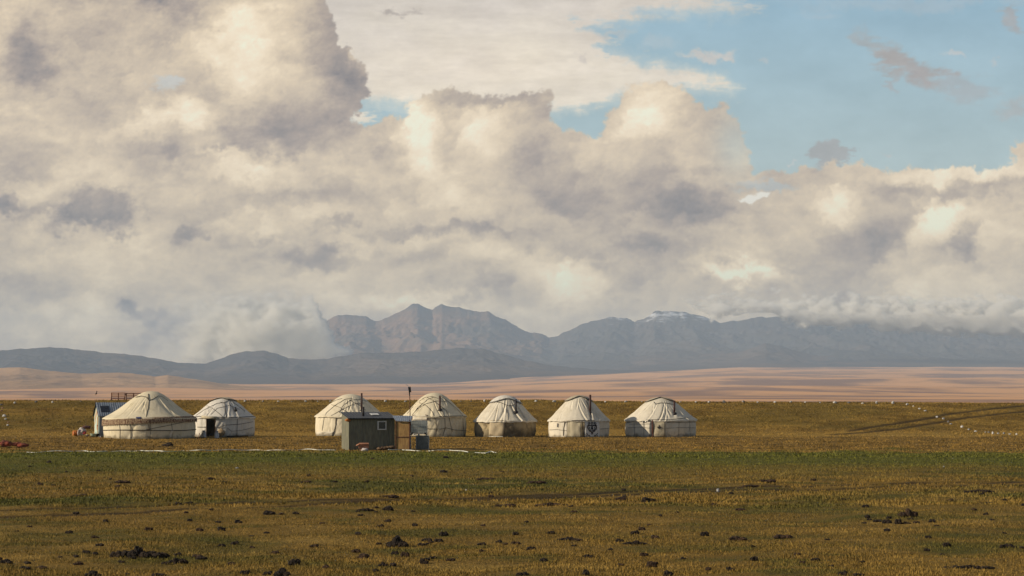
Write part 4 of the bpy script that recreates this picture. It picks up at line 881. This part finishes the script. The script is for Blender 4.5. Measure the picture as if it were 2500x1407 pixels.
# water tank on its stand
tc_ = ground(1031.5, 1098.3); CB = empty('cabinet', tc_, .05); tag(CB, 'blue grey corrugated cabinet standing under the water tank', 'cabinet')
cw = 29 * tc_.y / F; ch = (1098 - 1064.5) * tc_.y / F
for q in (((cw / 2, 0), (-cw / 2, 0)), ((-cw / 2, 0), (-cw / 2, .7)), ((-cw / 2, .7), (cw / 2, .7)), ((cw / 2, .7), (cw / 2, 0))): rib_sheet((*q[0], ch), (*q[1], ch), (*q[1], -.03), (*q[0], -.03), .085, .012, M['bluegrey'], 'side_sheet', CB, thick=.008, prof='wave')
MB().box((0, .35, ch + .012), (cw + .06, .78, .022)).build('top_board', M['steel'], CB)
[MB().box((sx * (cw / 2 + .03), -.03, ch / 2 - .02), (.035, .035, ch)).build('corner_post', M['zinc'], CB) for sx in (-1, 1)]
tz = ch + .026; TK = empty('water_tank', (tc_.x - .25, tc_.y - .05, tc_.z + tz), .03); tag(TK, 'white plastic water tank in a steel cage with a tap', 'water tank')
tw = 44 * tc_.y / F - .04; th_ = .98
MB().box((0, .45, .12 + (th_ - .12) / 2), (tw - .06, .88, th_ - .16), bev=.06).build('tank', M['tank'], TK, True)
cg = MB()
for k in range(5):
    z_ = .16 + k * (th_ - .20) / 4; x_, y0_, y1_ = tw / 2, 0.0, .90; cg.tube([(-x_, y0_, z_), (x_, y0_, z_), (x_, y1_, z_), (-x_, y1_, z_), (-x_, y0_, z_)], .011, 5)
for k in range(11):
    x_ = -tw / 2 + k * tw / 10; cg.tube([(x_, -.012, .12), (x_, -.012, th_)], .010, 5); cg.tube([(x_, .912, .12), (x_, .912, th_)], .008, 5)
for k in range(7):
    for sx in (-1, 1): cg.tube([(sx * tw / 2, k * .15, .12), (sx * tw / 2, k * .15, th_)], .008, 5)
cg.build('cage', M['steel'], TK)
pl = MB().box((0, .45, .105), (tw, .92, .03))
for x_ in (-tw / 2 + .07, 0, tw / 2 - .07): pl.box((x_, .45, .045), (.12, .92, .085))
pl.build('pallet', M['steel'], TK)
for sx in (-1, 1): MB().box((sx * (tw / 2 - .13), -.02, .13), (.13, .03, .12)).build('corner_guard', M['black'], TK)
MB().tube([(-.32, .0, .10), (-.32, -.12, .10), (-.32, -.14, .02)], .035, 8).box((-.22, -.10, .06), (.22, .06, .05)).build('tap', M['whitep'], TK)
st = MB()
x_ = tc_.x - .25 - tw / 2
FRm = empty('stand', (x_ + .02, tc_.y - .03, tc_.z)); tag(FRm, 'thin steel stand holding the left end of the water tank', 'stand')
MB().tube([(0, 0, -.03), (0, 0, tz - .03)], .022, 6).build('leg', M['steel'], FRm); MB().tube([(0, .85, -.03), (0, .85, tz - .03)], .022, 6).build('leg', M['steel'], FRm)
[MB().box((.20, yy, tz - .05), (.44, .04, .04)).build('rail', M['steel'], FRm) for yy in (0, .85)]
MB().tube([(.22, .0, .0), (.18, .0, .5)], .012, 5).build('prop', M['wood'], FRm)
def ontop(name, px, py, label, cat, rz=0.0, group=None):
    g = ground(px, py); return tag(empty(name, g, rz), label, cat, group)
# small things before the hut
o = ontop('cardboard_box', 888, 1099.8, 'open reddish cardboard box in front of the hut wall', 'box', .12)
MB().box((0, 0, .28), (.64, .34, .30), bev=.01).build('box_body', M['card'], o); MB().box((-.40, -.10, .36), (.22, .30, .012), 0, .2, -.5).build('flap', M['card'], o); MB().box((0, -.22, .44), (.62, .16, .012), 0, .55).build('flap', M['card'], o)
MB().box((.02, .05, .06), (.5, .3, .13), bev=.01).build('box_base', M['card'], o)
o = ontop('black_crate', 907.5, 1098.6, 'small black crate right of the cardboard box', 'crate', .1); MB().box((0, .1, .2), (.26, .32, .40), bev=.012).build('crate_body', M['black'], o); MB().box((0, .1, .41), (.28, .34, .03)).build('lid', M['black'], o)
o = ontop('white_sack', 891, 1101.5, 'small crumpled white sack below the cardboard box', 'sack'); o2 = MB().lump((0, 0, .07), (.22, .14, .13), 9, .35, flat=.5).build('sack_body', M['rag'], o, True)
o = ontop('wooden_pole', 935, 1096.5, 'pale wooden pole leaning against the hut front', 'pole'); D_ = o.location.y; q = at(920.5, 1071, D_ + .25) - o.location; MB().tube([(0, 0, 0), q], .035, 7, r2=.028).build('shaft', simple('pale_pole', (.45, .42, .36), (.3, .27, .22)), o)
g = ground(958, 1098.6); mb = MB()
for k in range(46):
    u = R_.uniform(-1, 1); v = R_.uniform(-1, 1); mb.lump((u * .92, v * .28, .07 + .12 * (1 - abs(u))), (R_.uniform(.08, .22), R_.uniform(.06, .14), R_.uniform(.04, .12)), k, .4, 2)
for k in range(14):
    u = R_.uniform(-.9, .9); mb.tube([(u, R_.uniform(-.3, .2), .05), (u + R_.uniform(-.35, .35), R_.uniform(-.3, .2), R_.uniform(.12, .34))], .014, 4)
tag(mb.build('scrap_heap', M['debris'], None, True, g), 'low brown heap of twigs and scraps before the lean-to', 'heap')
# hoses on the grass
def hose(pts, label, r=.028):
    P = []
    for a, b in zip(pts[:-1], pts[1:]):
        for k in range(14):
            t = k / 14; g_ = ground(a[0] + (b[0] - a[0]) * t, a[1] + (b[1] - a[1]) * t); P.append(g_ + Vector((0, 0, .03 + .025 * math.sin(g_.x * 1.3) + .02 * math.sin(g_.x * 3.7))))
    b0 = P[0].copy(); V = [p - b0 for p in P]; o_ = MB().tube(V, r, 7).build('hose', M['hose'], None, True, b0); return tag(o_, label, 'hose')
hose([(64, 1105.4), (95, 1105.6), (112, 1103.2), (150, 1104), (205, 1103.2), (290, 1102.6), (345, 1102.4), (400, 1102.9), (475, 1100.2), (560, 1101), (640, 1100.2), (690, 1100.6), (760, 1099.2), (824, 1100.5)], 'long white pipe lying across the green grass left of the hut', .024)
hose([(948, 1100.5), (980, 1098.8), (1012, 1101.4), (1060, 1102), (1096, 1100.6), (1130, 1104.2), (1144, 1106)], 'white pipe lying in the grass in front of the tank', .026)
hose([(1160, 1105.6), (1186, 1107.2), (1194, 1104.6), (1199, 1103.0), (1206, 1105.6), (1212, 1106)], 'short kinked white pipe on the grass right of the tank', .026)

# ------------------------------------------------------------------ turquoise shed at the far left
SR = math.radians(24)
sc_ = ground(241.5, 1066); sc_.z = gz(sc_.x, sc_.y); SH = empty('shed', sc_, SR); tag(SH, 'narrow shed with peeling turquoise gable and zinc roof behind the largest yurt', 'shed')
sw, sl = 2.0, 3.2; ze = zof(1013, sc_.y) - sc_.z; za = zof(984, sc_.y + .4) - sc_.z
gm = [(0, 0, -.03), (0, 0, ze), (0, sw / 2, za - .03), (0, sw, ze), (0, sw, -.03)]
for xx, nm in ((0, 'gable_wall'), (sl, 'rear_gable')):
    V = [(xx, p[1], p[2]) for p in gm] + [(xx + .05, p[1], p[2]) for p in gm]; Fc = [(0, 1, 2, 3, 4), (9, 8, 7, 6, 5)] + [(k, (k + 1) % 5 + 0, (k + 1) % 5 + 5, k + 5) for k in range(5)]
    mesh_obj(nm, V, Fc, M['turq'], SH)
dr = MB().box((-.02, sw * .42, ze * .47), (.03, sw * .42, ze * .88)).build('door', M['turq'], SH); dr['label'] = 'pale turquoise plank door with rust streaks'; MB().box((-.05, sw * .27, ze * .5), (.03, .04, .12)).build('handle', M['post'], dr)
MB().box((-.025, sw * .14, ze * .52), (.02, .16, ze * .85)).build('rusty_strip', M['redwood'], SH)
rib_sheet((sl, -.002, ze), (0, -.002, ze), (0, -.002, -.03), (sl, -.002, -.03), .16, .012, simple('grey_wall_sheet', (.24, .26, .28), (.17, .18, .2), 3, .6), 'side_wall', SH, prof='wave')
sy = (za - ze) / (sw / 2); ov = .14
rib_sheet((sl + .1, sw / 2, za + .02), (-.14, sw / 2, za + .02), (-.14, -ov, ze - ov * sy + .03), (sl + .1, -ov, ze - ov * sy + .03), .20, .045, M['zinc'], 'roof_slope', SH, thick=.02, prof='wave')
rib_sheet((-.14, sw / 2, za + .02), (sl + .1, sw / 2, za + .02), (sl + .1, sw + ov, ze - ov * sy + .03), (-.14, sw + ov, ze - ov * sy + .03), .20, .045, M['black'], 'roof_slope', SH, thick=.02, prof='wave')
ang = math.atan2(za - ze, sw / 2); MB().box((.62, sw * .20, ze + sw * .20 * sy + .10), (.82, .72, .03), 0, ang).build('solar_panel', M['solar'], SH)
MB().tube([(-.14, -ov, ze - ov * sy + .02), (sl, -ov, ze - ov * sy + .02)], .03, 5).build('gutter', M['steel'], SH)
# odds and ends by the shed
o = ontop('orange_drum', 186, 1064.5, 'rusty orange drum lying at the left end of the clutter', 'drum', .5)
Mx = Matrix.Translation((0, 0, .25)) @ Matrix.Rotation(math.radians(90), 4, 'Y') @ Matrix.Scale(1, 4); MB().lathe([(.0, -.30), (.24, -.30), (.25, -.28), (.25, -.1), (.265, -.09), (.25, -.08), (.25, .1), (.265, .11), (.25, .12), (.25, .28), (.23, .30), (.0, .29)], 22, Mx).build('drum_body', M['orange'], o, True)
o = ontop('cloth_bundle', 201, 1065, 'white and crimson heap of bedding beside the orange drum', 'bundle')
MB().lump((-.04, 0, .38), (.36, .26, .36), 21, .35, flat=.9).build('bundle_cloth', M['rag'], o, True); MB().lump((.24, -.16, .30), (.16, .12, .14), 22, .35).build('crimson_cloth', M['pink'], o, True); MB().tube([(-.28, -.22, .62), (-.36, -.24, .3), (-.30, -.24, 0)], .07, 7).build('hanging_sheet', M['rag'], o, True)
o = ontop('blanket_roll', 212, 1063.6, 'dark maroon blanket roll resting on the bedding heap', 'blanket', .1); o.location.z += .62; MB().tube([(-.38, 0, .12), (-.1, 0, .17), (.16, 0, .16), (.30, 0, .12)], .15, 12).build('roll', M['maroon'], o, True)
o = ontop('enamel_basin', 228, 1066.8, 'pale green enamel basin at the foot of the shed gable', 'basin'); MB().lathe([(0, .01), (.20, .01), (.27, .20), (.29, .28), (.30, .29), (.27, .27), (.19, .04), (0, .03)], 22).build('basin_bowl', M['enamel'], o, True)
o = ontop('black_pot', 237, 1066.3, 'black iron pot beside the pale green basin', 'pot'); MB().lathe([(0, .0), (.12, .01), (.20, .10), (.21, .22), (.19, .26), (.20, .28), (.17, .27), (.12, .25), (0, .24)], 18).build('pot_body', M['black'], o, True); MB().tube([(-.2, 0, .24), (-.14, 0, .40), (.14, 0, .40), (.2, 0, .24)], .012, 5).build('handle', M['black'], o)
o = ontop('grey_bowl', 213, 1067, 'small grey metal bowl in front of the bedding heap', 'bowl'); MB().lathe([(0, .01), (.10, .01), (.20, .16), (.21, .17), (.18, .15), (.09, .03), (0, .02)], 18).build('bowl_body', M['stone_g'], o, True); MB().lump((0, 0, .14), (.12, .10, .06), 4, .3).build('rag', M['rag'], o, True)
o = ontop('marker_post', 245, 1072.5, 'short orange and white post left of the largest yurt', 'post'); MB().tube([(0, 0, -.02), (0, 0, .13)], .045, 8, r2=.04).build('post_foot', M['orange'], o, True); MB().tube([(0, 0, .13), (0, 0, .27)], .04, 8, r2=.03).build('post_top', M['whitep'], o, True)
# milk cans by the open doorway
def milk_can(px, py, label, rz):
    g = ground(px, py); g.z = gz(g.x, g.y); o_ = tag(empty('milk_can', g, rz), label, 'milk can', 'milk cans by the open doorway')
    MB().lathe([(.0, .0), (.20, .0), (.215, .02), (.215, .05), (.205, .06), (.205, .36), (.195, .40), (.13, .50), (.12, .56), (.0, .56)], 20).build('can_body', M['can'], o_, True)
    MB().lathe([(.0, .56), (.15, .56), (.155, .59), (.12, .63), (.0, .64)], 20).build('lid', M['can'], o_, True)
    for sx in (-1, 1): MB().tube([(sx * .19, 0, .42), (sx * .24, 0, .44), (sx * .22, 0, .52), (sx * .13, 0, .53)], .014, 6).build('handle', M['can'], o_)
    return o_
milk_can(497.5, 1068.6, 'aluminium milk can left of the open doorway', .3); milk_can(529, 1070, 'aluminium milk can right of the open doorway', 1.2)
o = ontop('wooden_stake', 484, 1072, 'thin wooden stake leaning between the two left yurts', 'stake'); q = at(487.5, 1057.5, o.location.y) - o.location; MB().tube([(0, 0, -.02), q], .03, 6).build('shaft', M['redwood'], o)
# wooden racks on the crest
def pallet(px0, px1, py0, py1, label, tilt, group):
    D_ = 212.6; a_ = at(px0, py1, D_); b_ = at(px1, py1, D_); w_ = b_.x - a_.x; h_ = (py1 - py0) * D_ / F
    o_ = empty('wooden_pallet', (a_.x, D_, min(a_.z, gz(a_.x, D_) + .05))); o_.rotation_euler = (0, 0, tilt); tag(o_, label, 'pallet', group)
    fr_ = MB(); sl_ = MB()
    for k in range(3): fr_.box((.04 + k * (w_ - .08) / 2, 0, h_ / 2), (.08, .09, h_), bev=.006)
    fr_.build('stringer', M['redwood'], o_)
    for k in range(5):
        z_ = .05 + k * (h_ - .10) / 4; sl_.box((w_ / 2, -.062, z_), (w_, .025, .09), bev=.004)
        if k % 2 == 0: sl_.box((w_ / 2, .062, z_), (w_, .025, .09), bev=.004)
    sl_.build('slats', M['redwood'], o_); MB().tube([(.02, .12, h_ * .9), (-.14, .55, .0)], .035, 5).build('prop', M['post'], o_); return o_
pallet(271.5, 306, 959, 979.5, 'upright red brown wooden pallet at the left on the crest', 0.0, 'pallets standing on the crest'); pallet(307.5, 345, 959.5, 979.5, 'slanting red brown pallet half hidden by the largest yurt roof', math.radians(24), 'pallets standing on the crest')
# red brown heap at the left edge
g = ground(14, 1092); mb = MB()
for k in range(16): u = R_.uniform(-1, 1); mb.lump((u * 1.25, R_.uniform(-.2, .3), .10 + .18 * (1 - abs(u + .3) * .7)), (R_.uniform(.18, .42), R_.uniform(.12, .3), R_.uniform(.08, .20)), k + 60, .45, 3)
tag(mb.build('rag_heap', M['redrag'], None, True, g), 'heap of red brown rags at the left edge of the pasture', 'heap')
# bird over the plain
b_ = at(235, 961.5, 190.0); bb = MB(); bb.lump((0, 0, 0), (.10, .05, .05), 2, .1, 2); bb.add([(-.02, 0, .01), (.05, 0, .02), (.10, .02, .22), (.02, .05, .30), (-.02, 0, -.0), (.05, 0, -.01), (-.10, -.04, -.16), (-.14, -.04, -.20)], [(0, 1, 2, 3), (4, 5, 6, 7)])
tag(bb.build('bird', M['black'], None, False, b_), 'small dark bird flying low over the crest', 'bird')

# ------------------------------------------------------------------ stones marking the edge of the camp
STG = 'stones set out along the crest and down the bank'
def stone(px, py, w, h, mat, label, seed, sink=.35):
    g = ground(px, min(py + h * .35, 1200)); s_ = g.y / F; W_ = w * s_ * .42; H_ = h * s_ * .5
    o_ = MB().lump((0, 0, 0), (W_, W_ * .75, H_), seed, .34, 3, 1.1).build('stone', M[mat], None, False, g + Vector((0, 0, H_ * .55))); o_.rotation_euler = (0, 0, seed * 1.7)
    if seed % 2 == 0: o_.data.polygons.foreach_set('use_smooth', [True] * len(o_.data.polygons))
    return tag(o_, label, 'stone', STG)
ST = [
 (36,983.5,9,6,'stone','pale stone nearest the left end of the crest'), (88,981,7,5,'stone_g','grey stone between the two pale ones left of the shed'), (128,981.5,7,5,'stone','pale stone on the crest, second left of the shed roof'), (197,980.5,5,4,'stone_g','small grey stone on the crest just left of the shed roof'), (233,979.8,6,3,'stone_r','reddish stone on the crest above the shed gable'),
 (3,988,9,5,'stone_g','dark stone at the top of the line down the left bank'), (6,996,6,4,'stone_r','dark reddish stone second down the left bank'), (4,1003,7,4,'stone_r','orange brown stone at the left edge, third down the bank'), (10,1015,12,7,'stone','largest pale stone in the line down the left bank'), (14,1023,8,5,'stone','pale stone just below the largest on the left bank'), (20,1031,7,3,'stone_r','flat reddish stone near the foot of the left bank'), (19,1038,8,5,'stone','lowest pale stone on the left bank'),
 (598,979,6,6,'stone','white stone on the crest above the second yurt right edge'), (642,979.8,8,5,'stone_g','dark stone on the crest, first right of the second yurt'), (679,980,6,4,'stone','small white stone between the dark stone and the third yurt'), (712,980.5,5,3,'stone_g','faint flat stone midway between the second and third yurts'), (746,979.6,8,5,'stone','bright white stone, third left of the third yurt roof'), (776,980,5,5,'stone_g','upright grey stone left of the third yurt roof'), (807,980,6,5,'stone','white stone touching the third yurt roof at the left'),
 (894,979.3,11,6,'stone_g','large dark stone beside the third yurt stovepipe'), (941,979.3,9,6,'stone','large white stone on the crest left of the lamp pole'), (990,980,9,5,'stone_g','dark stone on the crest just left of the lamp pole'), (1125,980,5,3,'stone_g','small grey stone on the crest by the fourth yurt roof'), (1150,980,5,3,'stone_g','second small grey stone right of the fourth yurt roof'), (1183,978.6,7,7,'stone','tall pale stone on the crest left of the fifth yurt'),
 (1268,979,6,4,'stone','pale stone behind the fifth yurt stovepipe'), (1308,979.4,10,5,'stone','pale stone with a dark side right of the fifth yurt roof'), (1353,979.8,11,5,'stone','wide white stone on the crest left of the sixth yurt roof'), (1478,980.8,6,4,'stone','small pale stone, first right of the sixth yurt pipe'), (1527.5,980.6,9,5,'stone','wide pale stone between the sixth and seventh yurts'), (1567,981,5,4,'stone','small white stone just left of the seventh yurt roof'),
 (1661,981.5,6,4,'stone','small pale stone, first right of the seventh yurt pipe'), (1699,981.5,5,4,'stone','small pale stone above the seventh yurt right edge'), (1731,981.3,9,5,'stone','white stone, first right of the seventh yurt'), (1767,981,9,7,'stone_g','tall blue grey stone, second right of the seventh yurt'), (1815,980.8,11,6,'stone_g','wide grey stone, third right of the seventh yurt'), (1850,982,6,4,'stone','small white stone, fourth right of the seventh yurt'), (1892,981.6,11,5,'stone','flat white stone, fifth right of the seventh yurt'),
 (1931,981,7,6,'stone','pale stone left of two small ones on the right crest'), (1966,982,6,4,'stone','small white stone, left of the pair on the right crest'), (2002,983,5,4,'stone','small dull stone, right of the pair on the right crest'), (2038,983,12,6,'stone','large white stone with dark top on the right crest'), (2073,983,11,5,'stone_g','dark blue grey stone on the right crest'), (2106,985,9,3,'stone','flat white stone right of the dark one on the crest'), (2140,983,8,7,'stone','upright pale stone, left of the last two on the crest'), (2180,983.4,8,8,'stone','roundest upright pale stone near the right end of the crest'),
 (2215,987,10,6,'stone','first white stone where the line turns down the right bank'), (2230,992,5,4,'stone','tiny white stone second down the right bank'), (2244.5,998,9,4,'stone','flat white stone third down the right bank'), (2259.5,1003,9,4,'stone','flat white stone fourth down, above the wheel ruts'), (2287.5,1018,9,4,'stone','white stone lying on the upper wheel rut'), (2303.5,1022,8,5,'stone','dull pinkish stone between the two wheel ruts'), (2315,1030,7,5,'stone_g','grey stone beside the lower wheel rut'), (2322,1035,8,4,'stone','white stone just below the lower wheel rut'),
 (2348.5,1042,10,6,'stone','large white stone halfway down below the ruts'), (2365,1048.5,9,4,'stone','flat white stone below the large one on the right bank'), (2382,1053,9,4,'stone','white stone where the line reaches the bank foot'), (2406,1055.3,6,3,'stone','small white stone touching a dark one at the bank foot'), (2413.5,1055.3,7,4,'stone_g','dark stone at the foot of the right bank'), (2424,1057.5,9,8,'stone','biggest round white stone at the foot of the right bank'), (2436.5,1058.8,7,5,'stone','white stone right of the biggest at the bank foot'), (2451,1058,9,6,'stone_g','bluish stone among white ones at the bank foot'), (2465.5,1060,9,3,'stone','flat white stone second from the right edge'), (2482,1060.3,7,5,'stone','white stone at the right edge of the bank foot'),
 (579,1142.5,10,4,'stone','flat white stone alone on the grass below the second yurt'), (1138,1310,5,7,'stone','small white stone among dark clods, left of centre foreground'), (1752.5,1344,9,10,'stone','bright white stone alone in the right foreground'), (2304,1140,5,5,'stone','small white stone alone on the grass at the right'), (2326,1119.5,6,2,'stone','tiny white stone on the green strip at the right')]
for i, q in enumerate(ST): stone(q[0], q[1], q[2], q[3], q[4], q[5], i + 1)
for o_ in list(COL.objects):
    if o_.name.startswith('stone') and o_.get('label', '').find(' alone ') > 0: o_['group'] = 'white stones scattered on the grass'

# ------------------------------------------------------------------ clods and molehills
CG = 'dark clods and molehills on the pasture'
def clod(px, py, w, h, seed, label, n=None, mat='soil', group=CG):
    g = ground(px, py); s_ = g.y / F; W_ = w * s_; H_ = h * s_; rr = random.Random(seed); mb = MB()
    n = n or max(2, int(w / max(5, h * .8)))
    for k in range(n):
        u = (k + .5) / n - .5 if n > 1 else 0; e = 1 - abs(u) * 1.1; a_ = H_ * rr.uniform(.9, 1.5) * e
        mb.lump((u * W_ * .9, rr.uniform(-.3, .3) * H_, a_ * .32), (W_ / n * rr.uniform(.62, .95), max(W_ / n * .6, H_ * .5) * rr.uniform(.8, 1.2), a_ * .72), seed * 5 + k, .38, 2 if w < 14 else 3, 1.6)
    o_ = mb.build('soil_clod', M[mat], None, False, g); return tag(o_, label, 'clod', group)
BIG = [
 (970,1336,46,21,'double lobed black clod, biggest near the centre foreground',3), (338,1361,150,17,'longest row of black clods, at the lower left',9), (434,1376,46,12,'flat black clod just right below the longest row',4), (656,1257,22,12,'round black molehill standing alone left of centre',2), (720,1380,26,14,'rounded black clod left of the bottom centre',2), (1035,1377,18,12,'round black clod below and right of the double lobed one',2), (1043,1322,22,8,'low black clod right of the double lobed one, upper of two',2), (1030,1332,18,7,'low black clod right of the double lobed one, lower of two',2),
 (1582,1226,28,13,'dark molehill on the track right of centre',2), (1873,1179,34,8,'broad low molehill high on the right half',2,'soil_b'), (2219,1262,44,15,'large brown molehill towards the right edge',3,'soil_b'), (1803,1320,34,12,'pointed brown molehill, left of a pair in the right foreground',2,'soil_b'), (1913,1315,38,11,'broad brown molehill, right of a pair in the right foreground',2,'soil_b'), (2165,1278,18,12,'left lump of two dark ones below the large brown molehill',2), (2192,1280,14,11,'right lump of two dark ones below the large brown molehill',2), (2142,1275,18,7,'flat lump left of two dark ones under the brown molehill',2), (2212,1280,22,5,'thin row of crumbs right below the large brown molehill',4), (2165,1298,13,7,'small dark clod below the group under the brown molehill',1),
 (2462,1338,40,9,'dark heap at the right edge of the foreground',4), (2366,1389,134,8,'longest row of crumbs, at the lower right',11), (1275,1406,24,10,'black clod cut by the bottom edge right of centre',2), (1431,1405,14,9,'small black clod at the bottom edge, centre right',1), (1592,1385,15,9,'brown molehill above the bottom edge, right of centre',1,'soil_b'), (1632,1406,20,12,'pointed black clod at the bottom edge right of centre',2), (2060,1405,20,10,'black clod at the bottom edge, left of a pair at right',2), (2095,1407,24,8,'black clod at the bottom edge, right of a pair at right',2), (1327,1372,11,7,'small black clod above the bottom edge, just right of centre',1), (1729,1393,12,8,'small brown clod below the bright white stone',1,'soil_b'), (1550,1330,60,7,'low row of crumbs in the centre right foreground',6),
 (62,1391,24,9,'black clod near the lower left corner',2), (67,1377,13,7,'smaller black clod above the one near the lower left corner',1), (103,1389,16,7,'brown clod right of the pair near the lower left corner',1,'soil_b'), (14,1376,30,8,'flat row of crumbs at the left edge of the foreground',3), (228,1407,38,9,'black clod cut by the bottom edge at the lower left',3), (388,1407,28,7,'flat black clod at the bottom edge below the longest row',2), (655,1404,20,8,'small clod left of a larger one at the bottom edge',2), (690,1407,36,14,'large black clod cut by the bottom edge left of centre',3), (598,1402,22,9,'lumpy clod at the bottom edge between two black ones',2), (797,1388,13,8,'small brown clod right of the rounded black one',1,'soil_b'), (935,1383,26,7,'flat dark clod below the double lobed one',3), (960,1383,13,8,'round dark clod below the double lobed one',1), (918,1397,10,6,'tiny clod at the bottom edge left of centre',1),
 (875,1306,13,7,'dark clod upper left of the double lobed one',1), (948,1247,14,9,'upper clod of the loose cluster right of the lone molehill',1), (892,1248,40,7,'row of clods in the loose cluster right of the lone molehill',4), (800,1290,0,0,None,0), (887,1363,16,7,'brown clod left of the rounded clods near centre',1,'soil_b'), (672,1352,14,6,'brown clod above the rounded black one left of centre',1,'soil_b'), (490,1366,16,6,'small clod between the flat one and the lower left row',1), (185,1361,12,6,'small clod left of the longest row',1), (233,1355,10,6,'tiny clod at the left end of the longest row',1),
 (1185,1171.5,42,5,'low flat molehill on the green above the track, centre',3,'soil_b'), (1310,1181,34,6,'low dark molehill above the track, right of centre',2,'soil_b'), (950,1215,34,6,'brown molehill on the track near the centre',2,'soil_b'), (300,1180,30,6,'low brown molehill above the left track',2,'soil_b'), (195,1212,34,5,'flat brown molehill left above the track',2,'soil_b'), (515,1172,16,6,'small reddish molehill above the left track',2,'soil_b'), (746,1179,22,5,'low dark molehill above the track left of centre',2,'soil_b'), (1083,1154,11,5,'small dark clod high on the pasture near centre',1), (1235,1237,40,6,'twin brown molehills below the track at the centre',2,'soil_b'), (1350,1235,90,6,'long brown ridge of soil below the track, right of centre',6,'soil_b'),
 (1517,1222,18,7,'small brown molehill just left of the dark one on the track',1,'soil_b'), (1840,1188,50,4,'flat soil ridge below the broad low molehill',4,'soil_b'), (2390,1203,80,7,'row of dark clods high at the right edge',7), (2410,1231,40,5,'flat dark clods at the right edge below the upper row',3), (1808,1247,14,5,'small molehill midway across the right half',1,'soil_b'), (1385,1320,50,7,'dark soil patch heaped in the centre right foreground',4), (409,1090,23,8,'dark molehill in front of the largest yurt right side',2)]
k_ = 0
for q in BIG:
    if not q[4]: continue
    k_ += 1; clod(q[0], q[1], q[2], q[3], k_, q[4], q[5], q[6] if len(q) > 6 else 'soil')
rr = random.Random(99)
small = []
for k in range(150):
    t = rr.random(); py = 1112 + 294 * t ** .85; px = rr.uniform(-10, 2510)
    if rr.random() < .5: c_ = rr.choice([(300, 1370), (900, 1260), (1000, 1340), (450, 1290), (2180, 1290), (1400, 1330), (150, 1160), (1150, 1190), (2350, 1210), (1900, 1370)]); px = c_[0] + rr.gauss(0, 130); py = min(1404, max(1110, c_[1] + rr.gauss(0, 22)))
    sz = (py - 985) / 420; w = rr.uniform(7, 20) * sz + 2.5
    small.append((px, py, w, w * rr.uniform(.35, .6), 500 + k, 1 if w < 9 else 2, rr.choice(['soil', 'soil', 'soil_b'])))
COLS = [(60, 'at the left edge'), (250, 'below the shed'), (480, 'below the largest yurt'), (625, 'below the second yurt'), (765, 'below the second gap'), (900, 'below the hut'), (1050, 'below the water tank'), (1150, 'below the fourth yurt'), (1325, 'below the fifth yurt'), (1510, 'below the sixth yurt'), (1710, 'below the seventh yurt'), (1950, 'right of all yurts'), (2250, 'below the wheel ruts'), (9999, 'near the right edge')]
ROWS = [(1140, 'on the green strip'), (1165, 'just before the green strip'), (1195, 'behind the wheel track'), (1235, 'along the wheel track'), (1265, 'just before the wheel track'), (1300, 'in the middle foreground'), (1340, 'in the near foreground'), (1375, 'in the nearest grass'), (9999, 'at the bottom edge')]
cells = {}
for q in small:
    key = ('black' if q[6] == 'soil' else 'brown', 'clod' if q[5] == 1 else 'double clod', next(t for l, t in COLS if q[0] < l), next(t for l, t in ROWS if q[1] < l)); cells.setdefault(key, []).append(q)
ORD = {1: ['small'], 2: ['left of two small', 'right of two small'], 3: ['left of three small', 'middle of three small', 'right of three small']}
for key, qs in cells.items():
    qs.sort()
    for i_, q in enumerate(qs):
        n_ = len(qs); pre = ORD[n_][i_] if n_ in ORD else 'small' if 0 < i_ < n_ - 1 and False else ('leftmost small', 'second small', 'third small', 'fourth small', 'fifth small', 'sixth small', 'seventh small', 'eighth small', 'ninth small')[min(i_, 8)]
        clod(q[0], q[1], q[2], q[3], q[4], '%s %s %s%s %s %s' % (pre, key[0], key[1], 's' if n_ in (2, 3) else '', key[2], key[3]), q[5], q[6], 'small clods scattered over the pasture')
# distant flecks: camp far out on the plain
o_ = at(2488, 951, 5200.0); tag(MB().box((0, 0, 2.0), (9, 6, 4), bev=.5).lump((0, 0, 4), (4, 3, 1.5), 3, .2, 2).build('distant_tent', M['whitep'], None, False, o_), 'tiny white tent far out on the plain at the right', 'tent')
